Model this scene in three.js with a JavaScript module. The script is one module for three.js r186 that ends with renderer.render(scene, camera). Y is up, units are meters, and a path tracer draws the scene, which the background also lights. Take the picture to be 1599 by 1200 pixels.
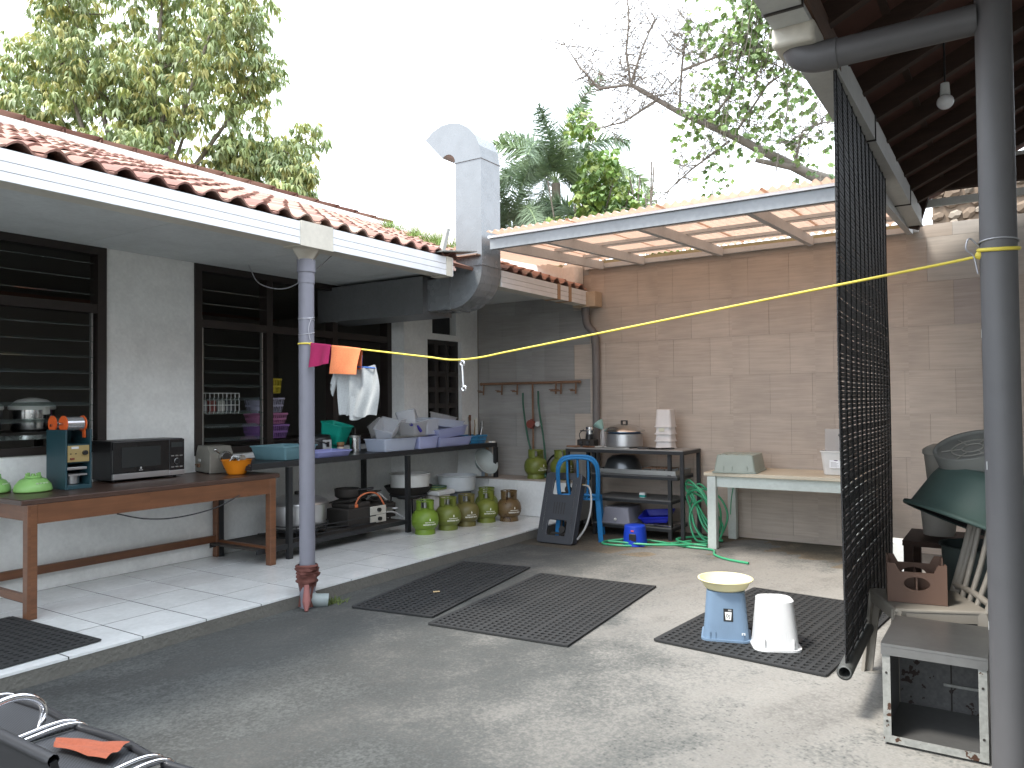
import * as THREE from 'three';
import { RoundedBoxGeometry } from 'three/addons/geometries/RoundedBoxGeometry.js';
import { mergeGeometries, toCreasedNormals } from 'three/addons/utils/BufferGeometryUtils.js';

// ---------- camera, sky, sun, exposure ----------
const scene = new THREE.Scene();
const camera = new THREE.PerspectiveCamera(53.13, 4 / 3, 0.05, 400);
camera.position.set(0, 1.45, 0);
camera.rotation.order = 'YXZ';
camera.rotation.set(1.28 * Math.PI / 180, 33.225 * Math.PI / 180, -0.57 * Math.PI / 180);
const renderer = new THREE.WebGLRenderer({ antialias: true });
renderer.setSize(1024, 768);
renderer.toneMapping = THREE.LinearToneMapping;
renderer.toneMappingExposure = 3.05;
renderer.shadowMap.enabled = true;
{
  const w = 256, h = 128, d = new Float32Array(w * h * 4);
  for (let j = 0; j < h; j++) for (let i = 0; i < w; i++) {
    const el = ((j + 0.5) / h - 0.5) * Math.PI;                       // row 0 is the nadir
    const k = (j * w + i) * 4, t = Math.max(0, Math.sin(el));
    const c = el < 0 ? [0.45, 0.44, 0.42] : [1.10 + 0.06 * t, 1.19 + 0.08 * t, 1.30 + 0.14 * t];
    d[k] = c[0]; d[k + 1] = c[1]; d[k + 2] = c[2]; d[k + 3] = 1;
  }
  const sky = new THREE.DataTexture(d, w, h, THREE.RGBAFormat, THREE.FloatType);
  sky.mapping = THREE.EquirectangularReflectionMapping;
  sky.magFilter = THREE.LinearFilter; sky.needsUpdate = true;
  scene.background = sky; scene.environment = sky;
}
const sun = new THREE.DirectionalLight(new THREE.Color(1, 0.94, 0.86), 1.8);
sun.position.set(-6.5, 15, 3.5); sun.target.position.set(-2, 0, -4.5);
sun.castShadow = true; sun.shadow.radius = 20; sun.shadow.mapSize.set(2048, 2048);
Object.assign(sun.shadow.camera, { left: -14, right: 14, top: 14, bottom: -14, near: 0.5, far: 50 });
scene.add(sun, sun.target);

// ---------- helpers ----------
function rng(s) { return () => { s |= 0; s = s + 0x6D2B79F5 | 0; let t = Math.imul(s ^ s >>> 15, 1 | s); t = t + Math.imul(t ^ t >>> 7, 61 | t) ^ t; return ((t ^ t >>> 14) >>> 0) / 4294967296; }; }
const R = rng(7);
const rr = (a, b) => a + (b - a) * R();
const V = (x, y, z) => new THREE.Vector3(x, y, z);
const names = {};
function numbered(n) { names[n] = (names[n] || 0) + 1; return names[n] === 1 ? n : n + '_' + String(names[n] - 1).padStart(3, '0'); }
function thing(name, label, category, pos = [0, 0, 0], ry = 0, group) {
  const g = new THREE.Group(); g.name = numbered(name); scene.add(g);
  g.position.set(...pos); g.rotation.y = ry; g.userData = { label, category };
  if (group) g.userData.group = group;
  return g;
}
// world-built thing: parts are given in world coordinates, group stands at its base
function wthing(name, label, category, pos, group) { const g = thing(name, label, category, pos, 0, group); g.off = pos; return g; }
function dup(src, label, pos, ry = 0) { const c = src.clone(); c.name = numbered(src.name.replace(/_\d+$/, '')); scene.add(c); c.position.set(...pos); c.rotation.set(0, ry, 0); c.userData = { ...src.userData, label }; return c; }
function prep(g) { const q = g.index ? g.toNonIndexed() : g; for (const k of Object.keys(q.attributes)) if (k !== 'position' && k !== 'normal') q.deleteAttribute(k); return q; }
function boxUV(g) {
  const p = g.attributes.position, n = p.count, uv = new Float32Array(n * 2);
  const a = V(), b = V(), c = V(), ab = V(), ac = V();
  for (let i = 0; i < n; i += 3) {
    a.fromBufferAttribute(p, i); b.fromBufferAttribute(p, i + 1); c.fromBufferAttribute(p, i + 2);
    ab.subVectors(b, a); ac.subVectors(c, a); ab.cross(ac);
    const ax = Math.abs(ab.x), ay = Math.abs(ab.y), az = Math.abs(ab.z);
    for (let k = 0; k < 3; k++) {
      const v = k === 0 ? a : k === 1 ? b : c, j = (i + k) * 2;
      if (ay >= ax && ay >= az) { uv[j] = v.x; uv[j + 1] = v.z; }
      else if (ax >= az) { uv[j] = v.z; uv[j + 1] = v.y; }
      else { uv[j] = v.x; uv[j + 1] = v.y; }
    }
  }
  g.setAttribute('uv', new THREE.BufferAttribute(uv, 2)); return g;
}
function join(geos) { const l = (Array.isArray(geos) ? geos : [geos]).map(prep); return boxUV(l.length > 1 ? mergeGeometries(l) : l[0]); }
function part(parent, name, geos, mat, keepUV) {
  let g; if (keepUV) g = geos; else g = join(geos);
  const m = new THREE.Mesh(g, mat); m.name = name; m.castShadow = m.receiveShadow = true;
  if (parent.off) m.position.set(-parent.off[0], -parent.off[1], -parent.off[2]);
  parent.add(m); return m;
}
function solo(name, label, category, geos, mat, group, pos = [0, 0, 0]) {   // a thing that is one mesh
  const m = new THREE.Mesh(join(geos), mat); m.name = numbered(name); m.castShadow = m.receiveShadow = true;
  m.position.set(...pos); m.userData = { label, category }; if (group) m.userData.group = group; scene.add(m); return m;
}
function struct(name, geos, mat) { const m = new THREE.Mesh(join(geos), mat); m.name = name; m.userData = { kind: 'structure' }; m.castShadow = m.receiveShadow = true; scene.add(m); return m; }
const bx = (w, h, d, x = 0, y = 0, z = 0, rx = 0, ry = 0, rz = 0) => { const g = new THREE.BoxGeometry(w, h, d); if (rx) g.rotateX(rx); if (ry) g.rotateY(ry); if (rz) g.rotateZ(rz); return g.translate(x, y, z); };
const bb = (x0, x1, y0, y1, z0, z1) => bx(Math.abs(x1 - x0), Math.abs(y1 - y0), Math.abs(z1 - z0), (x0 + x1) / 2, (y0 + y1) / 2, (z0 + z1) / 2);
const rb = (w, h, d, r, x = 0, y = 0, z = 0, ry = 0) => { const g = new RoundedBoxGeometry(w, h, d, 2, Math.min(r, w / 2.1, h / 2.1, d / 2.1)); if (ry) g.rotateY(ry); return g.translate(x, y, z); };
const cy = (r1, r2, h, x = 0, y = 0, z = 0, seg = 24, open = false) => new THREE.CylinderGeometry(r1, r2, h, seg, 1, open).translate(x, y, z);
const cax = (ax, r, h, x = 0, y = 0, z = 0, seg = 20) => { const g = new THREE.CylinderGeometry(r, r, h, seg); if (ax === 'x') g.rotateZ(Math.PI / 2); else if (ax === 'z') g.rotateX(Math.PI / 2); return g.translate(x, y, z); };
const sp = (r, x = 0, y = 0, z = 0, sx = 1, sy = 1, sz = 1) => new THREE.SphereGeometry(r, 20, 14).scale(sx, sy, sz).translate(x, y, z);
const la = (pts, x = 0, y = 0, z = 0, seg = 36) => new THREE.LatheGeometry(pts.map(p => new THREE.Vector2(p[0], p[1])), seg).translate(x, y, z);
const tor = (R0, r, x = 0, y = 0, z = 0, rx = Math.PI / 2, ry = 0, arc = Math.PI * 2) => { const g = new THREE.TorusGeometry(R0, r, 8, 36, arc); g.rotateX(rx); if (ry) g.rotateY(ry); return g.translate(x, y, z); };
const tube = (pts, r, seg = 40, rs = 8, closed = false) => new THREE.TubeGeometry(new THREE.CatmullRomCurve3(pts.map(p => V(...p)), closed, 'centripetal'), seg, r, rs, closed);
function along(g, p, q) { const d = V(q[0] - p[0], q[1] - p[1], q[2] - p[2]); g.applyQuaternion(new THREE.Quaternion().setFromUnitVectors(V(0, 1, 0), d.clone().normalize())); return g.translate((p[0] + q[0]) / 2, (p[1] + q[1]) / 2, (p[2] + q[2]) / 2); }
const dist = (p, q) => Math.hypot(q[0] - p[0], q[1] - p[1], q[2] - p[2]);
const rod = (p, q, r, seg = 10) => along(new THREE.CylinderGeometry(r, r, dist(p, q), seg), p, q);
const cone = (p, q, r1, r2, seg = 8) => along(new THREE.CylinderGeometry(r2, r1, dist(p, q), seg), p, q);
function bar(p, q, w, h) {   // box from p to q, w across (horizontal), h upright
  const L = dist(p, q), g = new THREE.BoxGeometry(w, h, L), m = new THREE.Matrix4().lookAt(V(...p), V(...q), V(0, 1, 0));
  return g.applyMatrix4(m).translate((p[0] + q[0]) / 2, (p[1] + q[1]) / 2, (p[2] + q[2]) / 2);
}
// open tub with wall thickness: square-ish plan, tapering
function tub(w0, d0, w1, d1, h, r, t = 0.004, rim = 0.008) {   // bottom size, top size; built as a skin inside and outside
  const ring = (w, d, rad, y) => { const o = []; for (let c = 0; c < 4; c++) { const cx = (c === 0 || c === 3 ? 1 : -1) * (w / 2 - rad), cz = (c < 2 ? 1 : -1) * (d / 2 - rad); for (let k = 0; k <= 4; k++) { const a = c * Math.PI / 2 + k * Math.PI / 8; o.push([cx + rad * Math.cos(a), y, cz + rad * Math.sin(a)]); } } return o; };
  const rings = [ring(w0 - 0.01, d0 - 0.01, r, 0), ring(w0, d0, r, 0.004), ring(w1, d1, r, h - 0.012), ring(w1 + 2 * rim, d1 + 2 * rim, r, h - 0.012), ring(w1 + 2 * rim, d1 + 2 * rim, r, h), ring(w1 - 2 * t, d1 - 2 * t, r, h), ring(w0 - 2 * t, d0 - 2 * t, r, t + 0.003)];
  const pos = [], tri = (a, b, c) => pos.push(...a, ...b, ...c), n = rings[0].length;
  for (let k = 0; k < rings.length - 1; k++) for (let i = 0; i < n; i++) { const j = (i + 1) % n, A = rings[k], B = rings[k + 1]; tri(A[i], B[i], B[j]); tri(A[i], B[j], A[j]); }
  for (const [rg, f] of [[rings[0], 0], [rings[rings.length - 1], 1]]) for (let i = 1; i < n - 1; i++) f ? tri(rg[0], rg[i + 1], rg[i]) : tri(rg[0], rg[i], rg[i + 1]);
  const g = new THREE.BufferGeometry(); g.setAttribute('position', new THREE.Float32BufferAttribute(pos, 3)); return toCreasedNormals(g, 0.7);
}
const place = (g, x, y, z, rx = 0, ry = 0, rz = 0) => { if (rx) g.rotateX(rx); if (rz) g.rotateZ(rz); if (ry) g.rotateY(ry); return g.translate(x, y, z); };

// ---------- textures ----------
const PN = 256, pn = new Float32Array(PN * PN); { const q = rng(99); for (let i = 0; i < PN * PN; i++) pn[i] = q(); }
function vn(x, y, per) { const xi = Math.floor(x), yi = Math.floor(y), fx = x - xi, fy = y - yi, s = fx * fx * (3 - 2 * fx), t = fy * fy * (3 - 2 * fy); const w = (a, b) => pn[(((b % per) + per) % per) % PN * PN + (((a % per) + per) % per) % PN]; return (w(xi, yi) * (1 - s) + w(xi + 1, yi) * s) * (1 - t) + (w(xi, yi + 1) * (1 - s) + w(xi + 1, yi + 1) * s) * t; }
function fbm(x, y, per, oct = 4) { let a = 0.5, v = 0, n = 0; for (let i = 0; i < oct; i++) { v += a * vn(x, y, per); n += a; x *= 2; y *= 2; per *= 2; a *= 0.5; } return v / n; }
function tex(size, metres, fn, srgb = true, sy = size) {
  const d = new Uint8Array(size * sy * 4);
  for (let j = 0; j < sy; j++) for (let i = 0; i < size; i++) { const c = fn(i / size, j / sy), k = (j * size + i) * 4; for (let m = 0; m < 3; m++) d[k + m] = Math.max(0, Math.min(255, 255 * (c.length ? c[m] : c))); d[k + 3] = c.length === 4 ? 255 * c[3] : 255; }
  const t = new THREE.DataTexture(d, size, sy); t.wrapS = t.wrapT = THREE.RepeatWrapping; t.magFilter = THREE.LinearFilter; t.minFilter = THREE.LinearMipmapLinearFilter; t.generateMipmaps = true;
  if (srgb) t.colorSpace = THREE.SRGBColorSpace; t.repeat.set(1 / metres, 1 / metres); t.needsUpdate = true; return t;
}
function print(w, h, draw) { const c = document.createElement('canvas'); c.width = w; c.height = h; draw(c.getContext('2d'), w, h); const t = new THREE.CanvasTexture(c); t.colorSpace = THREE.SRGBColorSpace; return t; }
// neutral maps that multiply a material's colour
const grime = tex(512, 0.9, (u, v) => { const a = fbm(u * 6, v * 6, 6, 5), b = fbm(u * 40 + 3, v * 40, 40, 3); const k = 0.955 + 0.075 * (a - 0.5) + 0.06 * (b - 0.5); return [k, k, k * 0.99]; });
const scuff = tex(512, 0.7, (u, v) => { const a = fbm(u * 9, v * 9, 9, 4), s = fbm(u * 90, v * 8 + 5, 8, 2); const k = 0.96 + 0.06 * (a - 0.5) - (s > 0.8 ? 0.02 : 0); return [k, k, k]; });
const streak = tex(512, 0.83, (u, v) => { const a = fbm(u * 4, v * 90, 90, 3), b = fbm(u * 3, v * 24 + 9, 24, 3), c = fbm(u * 5, v * 5, 5, 4); const k = 0.94 + 0.1 * (a - 0.5) + 0.08 * (b - 0.5) + 0.07 * (c - 0.5); return [k, k * 0.995, k * 0.985]; });
const grain = tex(512, 0.8, (u, v) => { const a = fbm(u * 3, v * 60, 60, 4), b = fbm(u * 8, v * 8, 8, 3); const k = 0.88 + 0.2 * (a - 0.5) + 0.14 * (b - 0.5); return [k, k * 0.97, k * 0.94]; });
const rustMap = tex(512, 0.6, (u, v) => { const a = fbm(u * 7, v * 7, 7, 5); const r = fbm(u * 22, v * 22, 22, 4) > 0.66 && a > 0.5 ? 1 : 0; const k = 0.9 + 0.2 * (fbm(u * 50, v * 50, 50, 2) - 0.5); return r ? [0.48 * k, 0.3 * k, 0.2 * k] : [k, k, k]; });
const roughTex = tex(256, 0.5, (u, v) => { const k = 0.55 + 0.5 * (fbm(u * 8, v * 8, 8, 4) - 0.4); return [k, k, k]; }, false);
const bumpT = tex(512, 0.5, (u, v) => { const k = fbm(u * 30, v * 30, 30, 4); return [k, k, k]; }, false);
const lin = (r, g, b) => new THREE.Color().setRGB(r, g, b);
const M = (c, rough = 0.6, o = {}) => new THREE.MeshStandardMaterial({ color: Array.isArray(c) ? lin(...c) : c, roughness: rough, ...o });
const MP = (c, rough, o = {}) => new THREE.MeshPhysicalMaterial({ color: Array.isArray(c) ? lin(...c) : c, roughness: rough, ...o });
const plastic = (c, rough = 0.42) => MP(c, rough, { map: scuff, specularIntensity: 0.6 });
const clearP = (c, t = 0.55) => MP(c, 0.35, { transmission: t, thickness: 0, side: THREE.DoubleSide });
const mt = {
  white: M([0.72, 0.73, 0.72], 0.85, { map: grime }), plaster: M([0.86, 0.87, 0.86], 0.85, { map: grime, bumpMap: bumpT, bumpScale: 0.001 }),
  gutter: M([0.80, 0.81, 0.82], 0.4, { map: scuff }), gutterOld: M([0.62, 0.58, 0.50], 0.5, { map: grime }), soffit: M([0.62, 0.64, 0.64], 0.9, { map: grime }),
  darkWood: M([0.028, 0.022, 0.020], 0.5, { map: grain }), louvre: MP([0.75, 0.82, 0.80], 0.05, { transmission: 0.92, thickness: 0, side: THREE.DoubleSide }),
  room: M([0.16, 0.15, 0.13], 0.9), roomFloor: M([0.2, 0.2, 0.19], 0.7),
  clay: [[0.31, 0.165, 0.13], [0.37, 0.215, 0.17], [0.26, 0.13, 0.105], [0.40, 0.27, 0.215]].map(c => M(c, 0.9, { map: grime, bumpMap: bumpT, bumpScale: 0.002 })),
  deck: M([0.2, 0.1, 0.07], 0.95), ridgeMortar: M([0.75, 0.73, 0.70], 0.95, { map: grime }),
  floorTile: [0.80, 0.77, 0.82].map(k => M([k * 0.97, k * 0.99, k], 0.14, { map: grime, roughnessMap: roughTex })), grout: M([0.03, 0.03, 0.03], 0.95),
  kerb: M([0.15, 0.145, 0.13], 0.95, { map: grime, bumpMap: bumpT, bumpScale: 0.004 }),
  pvc: MP([0.21, 0.21, 0.245], 0.5, { map: scuff }), pvcDark: MP([0.115, 0.112, 0.114], 0.5, { map: scuff }),
  galv: M([0.23, 0.246, 0.256], 0.45, { metalness: 0.2, map: scuff, roughnessMap: roughTex }), steel: M([0.62, 0.62, 0.61], 0.3, { metalness: 1, map: scuff, roughnessMap: roughTex }),
  steelDull: M([0.40, 0.40, 0.39], 0.45, { metalness: 0.85, map: grime }), chrome: M([0.8, 0.8, 0.82], 0.08, { metalness: 1 }), alum: M([0.66, 0.66, 0.66], 0.35, { metalness: 0.9, map: scuff }),
  blackIron: M([0.018, 0.019, 0.021], 0.55, { map: grime }), blackPl: MP([0.015, 0.015, 0.016], 0.4), sooty: M([0.03, 0.026, 0.023], 0.85, { map: grime }), rubber: M([0.024, 0.025, 0.026], 0.75, { map: grime }),
  brown: MP([0.19, 0.085, 0.042], 0.4, { map: grain }), rustPipe: M([0.22, 0.12, 0.07], 0.85, { map: grime }),
  canopyMetal: M([0.55, 0.56, 0.57], 0.5, { map: grime }), canopySheet: MP([0.66, 0.46, 0.35], 0.9, { transmission: 0.55, thickness: 0, side: THREE.DoubleSide, map: grime }),
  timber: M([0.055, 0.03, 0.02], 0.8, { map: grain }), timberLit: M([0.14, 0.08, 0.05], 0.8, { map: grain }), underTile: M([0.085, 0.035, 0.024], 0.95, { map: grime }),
  yellowRope: M([0.72, 0.58, 0.08], 0.6), wire: M([0.45, 0.45, 0.48], 0.4, { metalness: 0.6 }), hose: MP([0.05, 0.33, 0.16], 0.35), hoseDark: M([0.02, 0.10, 0.06], 0.5), greyHose: M([0.32, 0.32, 0.31], 0.5), orangeHose: M([0.55, 0.16, 0.07], 0.5),
};
// ---------- ground ----------
{
  // concrete: pale worn slab, dark algae and dirt by the terrace, darker again towards the near edge (grainy)
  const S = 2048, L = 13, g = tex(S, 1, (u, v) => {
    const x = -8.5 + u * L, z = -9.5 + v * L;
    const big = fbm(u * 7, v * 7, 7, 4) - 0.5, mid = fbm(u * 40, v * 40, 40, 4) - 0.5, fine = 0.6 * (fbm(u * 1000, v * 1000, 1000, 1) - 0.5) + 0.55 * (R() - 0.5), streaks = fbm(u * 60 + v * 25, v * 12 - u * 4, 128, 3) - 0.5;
    let d = (-2.65 - x) * 0.62 + Math.max(0, z + 3.75) * 0.85 + big * 3.0 + mid * 0.75 + streaks * 1.5;     // > 0: dark cover
    if (z < -7.0) d += (-7.0 - z) * 0.9 + mid * 1.5;                                                        // more dark cover towards the foot of the wall
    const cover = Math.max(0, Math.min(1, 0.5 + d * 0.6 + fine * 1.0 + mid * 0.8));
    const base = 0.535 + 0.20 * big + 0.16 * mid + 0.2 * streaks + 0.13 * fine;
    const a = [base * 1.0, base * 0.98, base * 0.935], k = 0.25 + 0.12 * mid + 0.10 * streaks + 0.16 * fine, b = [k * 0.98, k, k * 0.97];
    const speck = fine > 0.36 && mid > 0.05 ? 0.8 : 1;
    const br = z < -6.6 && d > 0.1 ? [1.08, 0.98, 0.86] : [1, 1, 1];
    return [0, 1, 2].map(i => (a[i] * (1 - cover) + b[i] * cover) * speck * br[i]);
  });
  g.repeat.set(1, 1);
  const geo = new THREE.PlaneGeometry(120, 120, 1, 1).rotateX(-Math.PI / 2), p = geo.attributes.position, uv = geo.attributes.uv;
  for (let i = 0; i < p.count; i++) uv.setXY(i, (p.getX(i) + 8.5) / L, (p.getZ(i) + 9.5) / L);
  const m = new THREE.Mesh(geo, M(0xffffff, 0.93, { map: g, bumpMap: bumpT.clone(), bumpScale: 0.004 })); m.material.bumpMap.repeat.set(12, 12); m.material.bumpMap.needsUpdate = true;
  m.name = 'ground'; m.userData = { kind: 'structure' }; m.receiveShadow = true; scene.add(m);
}
// ---------- tiled terrace ----------
{
  const t = struct('terrace_floor', [bb(-6.15, -4.285, -0.05, 0.086, 3, -8.05)], mt.kerb); part(t, 'grout', bb(-5.99, -4.29, 0.0865, 0.0982, 3, -8.04), mt.grout);
  const xs = [-4.278, -4.722, -5.137, -5.552, -5.995];
  for (let k = 0; k < 27; k++) { const z0 = 2.874 - k * 0.42, z1 = Math.max(z0 - 0.42, -8.04); if (z1 > z0 - 0.05) continue;
    for (let i = 0; i < 4; i++) { const m = part(t, 'floor_tile', bx(xs[i] - xs[i + 1] - 0.010, 0.014, z0 - z1 - 0.010, (xs[i] + xs[i + 1]) / 2, 0.093 + rr(-0.0008, 0.0008), (z0 + z1) / 2), mt.floorTile[(k * 3 + i * 2 + (k * i) % 3) % 3]); m.rotation.set(0, 0, 0); } }
}
// ---------- house ----------
const house = wthing('house', 'low white plastered house with red clay tile roof and dark louvre windows', 'house', [-6, 0.1, -4]);
{
  const W = part(house, 'wall', [bb(-6.15, -6, 0.1, 1.09, 3, -3.31), bb(-6.15, -6, 0.1, 2.7, -3.31, -4.09), bb(-6.15, -6, 0.1, 1.0, -4.09, -6.62), bb(-6.15, -6, 2.69, 2.75, 3, -3.31), bb(-6.15, -6, 2.69, 2.75, -4.09, -6.62), bb(-6.15, -6, 0.1, 2.75, 3, 1.6),
    bb(-6.15, -5.8, 0.1, 2.7, -6.62, -7.04), bb(-6.15, -5.8, 0.1, 2.7, -7.7, -8.05), bb(-6.15, -5.8, 0.1, 1.0, -7.04, -7.7), bb(-6.15, -5.8, 2.2, 2.27, -7.04, -7.7), bb(-6.15, -5.8, 2.27, 2.7, -7.04, -7.13), bb(-6.15, -5.8, 2.27, 2.7, -7.6, -7.7)], mt.plaster);
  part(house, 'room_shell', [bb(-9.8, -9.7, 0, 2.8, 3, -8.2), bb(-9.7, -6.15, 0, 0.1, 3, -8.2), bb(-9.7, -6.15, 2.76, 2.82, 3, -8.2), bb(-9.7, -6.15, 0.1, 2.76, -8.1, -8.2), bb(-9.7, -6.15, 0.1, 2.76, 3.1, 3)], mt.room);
  // cement block vent: frame of square holes
  const vent = [], vz0 = -7.04, vz1 = -7.7, vy0 = 1.0, vy1 = 2.2, nz = 3, ny = 6;
  for (let i = 0; i <= nz; i++) vent.push(bx(0.10, vy1 - vy0, 0.065, -5.9, (vy0 + vy1) / 2, vz0 + (vz1 - vz0) * i / nz * 0.94 - 0.02));
  for (let i = 0; i <= ny; i++) vent.push(bx(0.092, 0.06, 0.62, -5.9, vy0 + (vy1 - vy0) * i / ny * 0.97 + 0.015, (vz0 + vz1) / 2));
  part(house, 'block_vent', vent, M([0.045, 0.04, 0.037], 0.9, { map: grime }));
  part(house, 'vent_backing', bb(-6.02, -6.0, 1, 2.2, -7.04, -7.7), mt.sooty);
  const sw = part(house, 'small_window', [bb(-5.93, -5.9, 2.27, 2.7, -7.13, -7.6)], mt.blackIron);
  // windows
  function win(z0, z1, y0, y1, mull, ty, louvres) {
    const f = part(house, 'window', [bb(-6.10, -5.985, y0, y1, z0, z0 - 0.07), bb(-6.10, -5.985, y0, y1, z1 + 0.07, z1), bb(-6.10, -5.985, y0, y0 + 0.06, z0 - 0.07, z1 + 0.07), bb(-6.10, -5.985, y1 - 0.06, y1, z0 - 0.07, z1 + 0.07),
      bb(-6.10, -5.99, ty, ty + 0.07, z0 - 0.07, z1 + 0.07), ...mull.map(z => bb(-6.10, -5.988, y0 + 0.06, y1 - 0.06, z + 0.035, z - 0.035))], mt.darkWood);
    for (const [a, b] of louvres) {
      const zc = (a + b) / 2, w = Math.abs(b - a) - 0.05;
      for (const s of [a - 0.018, b + 0.018]) part(f, 'louvre_holder', bx(0.03, ty - y0 - 0.06, 0.012, -6.03, (ty + y0 + 0.06) / 2, s), mt.steelDull);
      for (let y = y0 + 0.13; y < y1 - 0.1; y += 0.122) { if (Math.abs(y - ty - 0.035) < 0.09) continue; part(f, 'louvre_pane', bx(0.005, 0.125, w, -6.03, y, zc, 0, 0, 1.38), mt.louvre); }
    }
    return f;
  }
  win(-1.1, -3.31, 1.09, 2.69, [-2.2], 2.17, [[-1.18, -2.15], [-2.25, -3.23]]);
  win(-4.09, -6.62, 1.0, 2.69, [-4.90, -5.75], 2.13, [[-4.17, -4.85]]);
  // soffit panels with open joints
  for (let z = 3; z > -8.0; z -= 1.22) { const z1 = Math.max(z - 1.215, -8.04); if (z1 < -5.3 && z > -6.2) { part(house, 'soffit_panel', [bb(-5.99, -4.45, 2.69, 2.70, z, z1)], mt.soffit); } else part(house, 'soffit_panel', bb(-5.99, -4.25, 2.69, 2.70, z, z1), mt.soffit); }
  part(house, 'fascia_board', [bb(-4.32, -4.28, 2.60, 2.74, 3, -5.35), bb(-4.32, -4.28, 2.60, 2.74, -6.12, -8.04)], mt.gutterOld);
  function gutter(z0, z1) {
    const g = part(house, 'gutter', [bb(-4.275, -4.13, 2.555, 2.565, z0, z1), bb(-4.275, -4.265, 2.565, 2.70, z0, z1), bb(-4.14, -4.128, 2.565, 2.70, z0, z1), bb(-4.265, -4.14, 2.565, 2.70, z0, z0 - 0.006), bb(-4.265, -4.14, 2.565, 2.70, z1 + 0.006, z1)], mt.gutterOld);
    for (const [a, b] of [[2.553, 2.598], [2.602, 2.648], [2.652, 2.712]]) part(g, 'gutter_face', bb(-4.128, -4.118, a, b, z0, z1), mt.gutter);
    return g;
  }
  const g1 = gutter(3, -5.36), g2 = gutter(-6.12, -8.0);
  part(g1, 'gutter_joint', [bb(-4.29, -4.108, 2.545, 2.718, -3.63, -3.93), la([[0.062, 0], [0.075, 0.03], [0.13, 0.09]], -4.25, 2.46, -3.8, 4)], mt.gutterOld);
  part(g1, 'gutter_joint', bb(-4.285, -4.112, 2.548, 2.716, -5.26, -5.345), mt.gutterOld);
  for (const z of [-7.2, -7.45]) part(g2, 'gutter_joint', bb(-4.285, -4.112, 2.548, 2.716, z, z - 0.06), M([0.42, 0.27, 0.17], 0.7, { map: grime }));
  part(g2, 'gutter_end_box', [bb(-4.29, -4.0, 2.53, 2.70, -7.86, -8.03)], M([0.5, 0.38, 0.27], 0.7, { map: grime }));
  // roof
  const ex = -4.16, ey = 2.728, rx0 = -7.0, ry0 = 3.755, ang = Math.atan2(ry0 - ey, ex - rx0), len = Math.hypot(ex - rx0, ry0 - ey);
  const roof = part(house, 'roof', [bar([ex - 0.04, ey - 0.045, -2.5], [rx0, ry0 - 0.045, -2.5], 11, 0.03), bar([-9.9, ey - 0.05, -2.5], [rx0, ry0 - 0.05, -2.5], 11, 0.04)], mt.deck);
  // barrel tile, axis down the slope, 12 cm wide arch over a pan
  function tileGeo() {
    const pos = [], prof = []; const w = 0.195;
    for (let i = 0; i <= 8; i++) { const t = i / 8, x = (t - 0.5) * w; const y = t < 0.62 ? 0.037 * Math.sin(Math.PI * t / 0.62) : -0.012 * Math.sin(Math.PI * (t - 0.62) / 0.38); prof.push([x, y]); }
    const L = 0.30, th = 0.013, P = (i, z, d) => [prof[i][0], prof[i][1] - d + (z > 0 ? 0.024 : 0), z];
    for (let i = 0; i < 8; i++) { const q = (a, b, c, d) => pos.push(...a, ...b, ...c, ...a, ...c, ...d);
      q(P(i, L / 2, 0), P(i + 1, L / 2, 0), P(i + 1, -L / 2, 0), P(i, -L / 2, 0)); q(P(i, L / 2, th), P(i + 1, L / 2, th), P(i + 1, L / 2, 0), P(i, L / 2, 0)); q(P(i, -L / 2, th), P(i + 1, -L / 2, th), P(i + 1, L / 2, th), P(i, L / 2, th)); }
    const g = new THREE.BufferGeometry(); g.setAttribute('position', new THREE.Float32BufferAttribute(pos, 3)); g.computeVertexNormals(); return boxUV(g);
  }
  const tg = tileGeo(), rows = 13, step = len / rows, tiles = [];
  for (let c = 0; c < 47; c++) for (let r = 0; r < rows; r++) {
    const z = 0.35 - c * 0.185; if (z < -7.95) continue; if (r < 2 && z < -5.5 && z > -6.3) continue;
    const s = (r + 0.5) * step, x = ex - s * Math.cos(ang), y = ey + s * Math.sin(ang);
    tiles.push([x, y, z, r, Math.hypot(x, y - 1.45, z), -z > 1.3]);
  }
  tiles.sort((a, b) => (b[5] - a[5]) || a[4] - b[4]);
  const base = new THREE.Matrix4().makeBasis(V(0, 0, -1), V(Math.sin(ang), Math.cos(ang), 0), V(Math.cos(ang), -Math.sin(ang), 0));
  const rest = [];
  tiles.forEach(([x, y, z], i) => {
    const m4 = base.clone().setPosition(x + rr(-0.006, 0.006), y + rr(-0.004, 0.006), z + rr(-0.004, 0.004)).multiply(new THREE.Matrix4().makeRotationY(rr(-0.03, 0.03)));
    if (i < 290) { const m = new THREE.Mesh(tg, mt.clay[Math.floor(R() * 4)]); m.name = 'roof_tile'; m.applyMatrix4(m4); m.castShadow = m.receiveShadow = true; roof.add(m); }
    else rest.push(prep(tg.clone().applyMatrix4(m4)));
  });
  if (rest.length) { const m = part(roof, 'roof_tiles_far', rest, mt.clay[1]); m.userData = { kind: 'stuff' }; }
  const caps = [];
  part(roof, 'ridge_mortar', [bar([rx0, ry0 + 0.02, 0.5], [rx0, ry0 + 0.02, -8], 0.24, 0.1), bx(0.2, 0.05, 8.4, rx0 + 0.13, ry0 + 0.0, -3.8, 0, 0, -ang)], mt.ridgeMortar);
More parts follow.
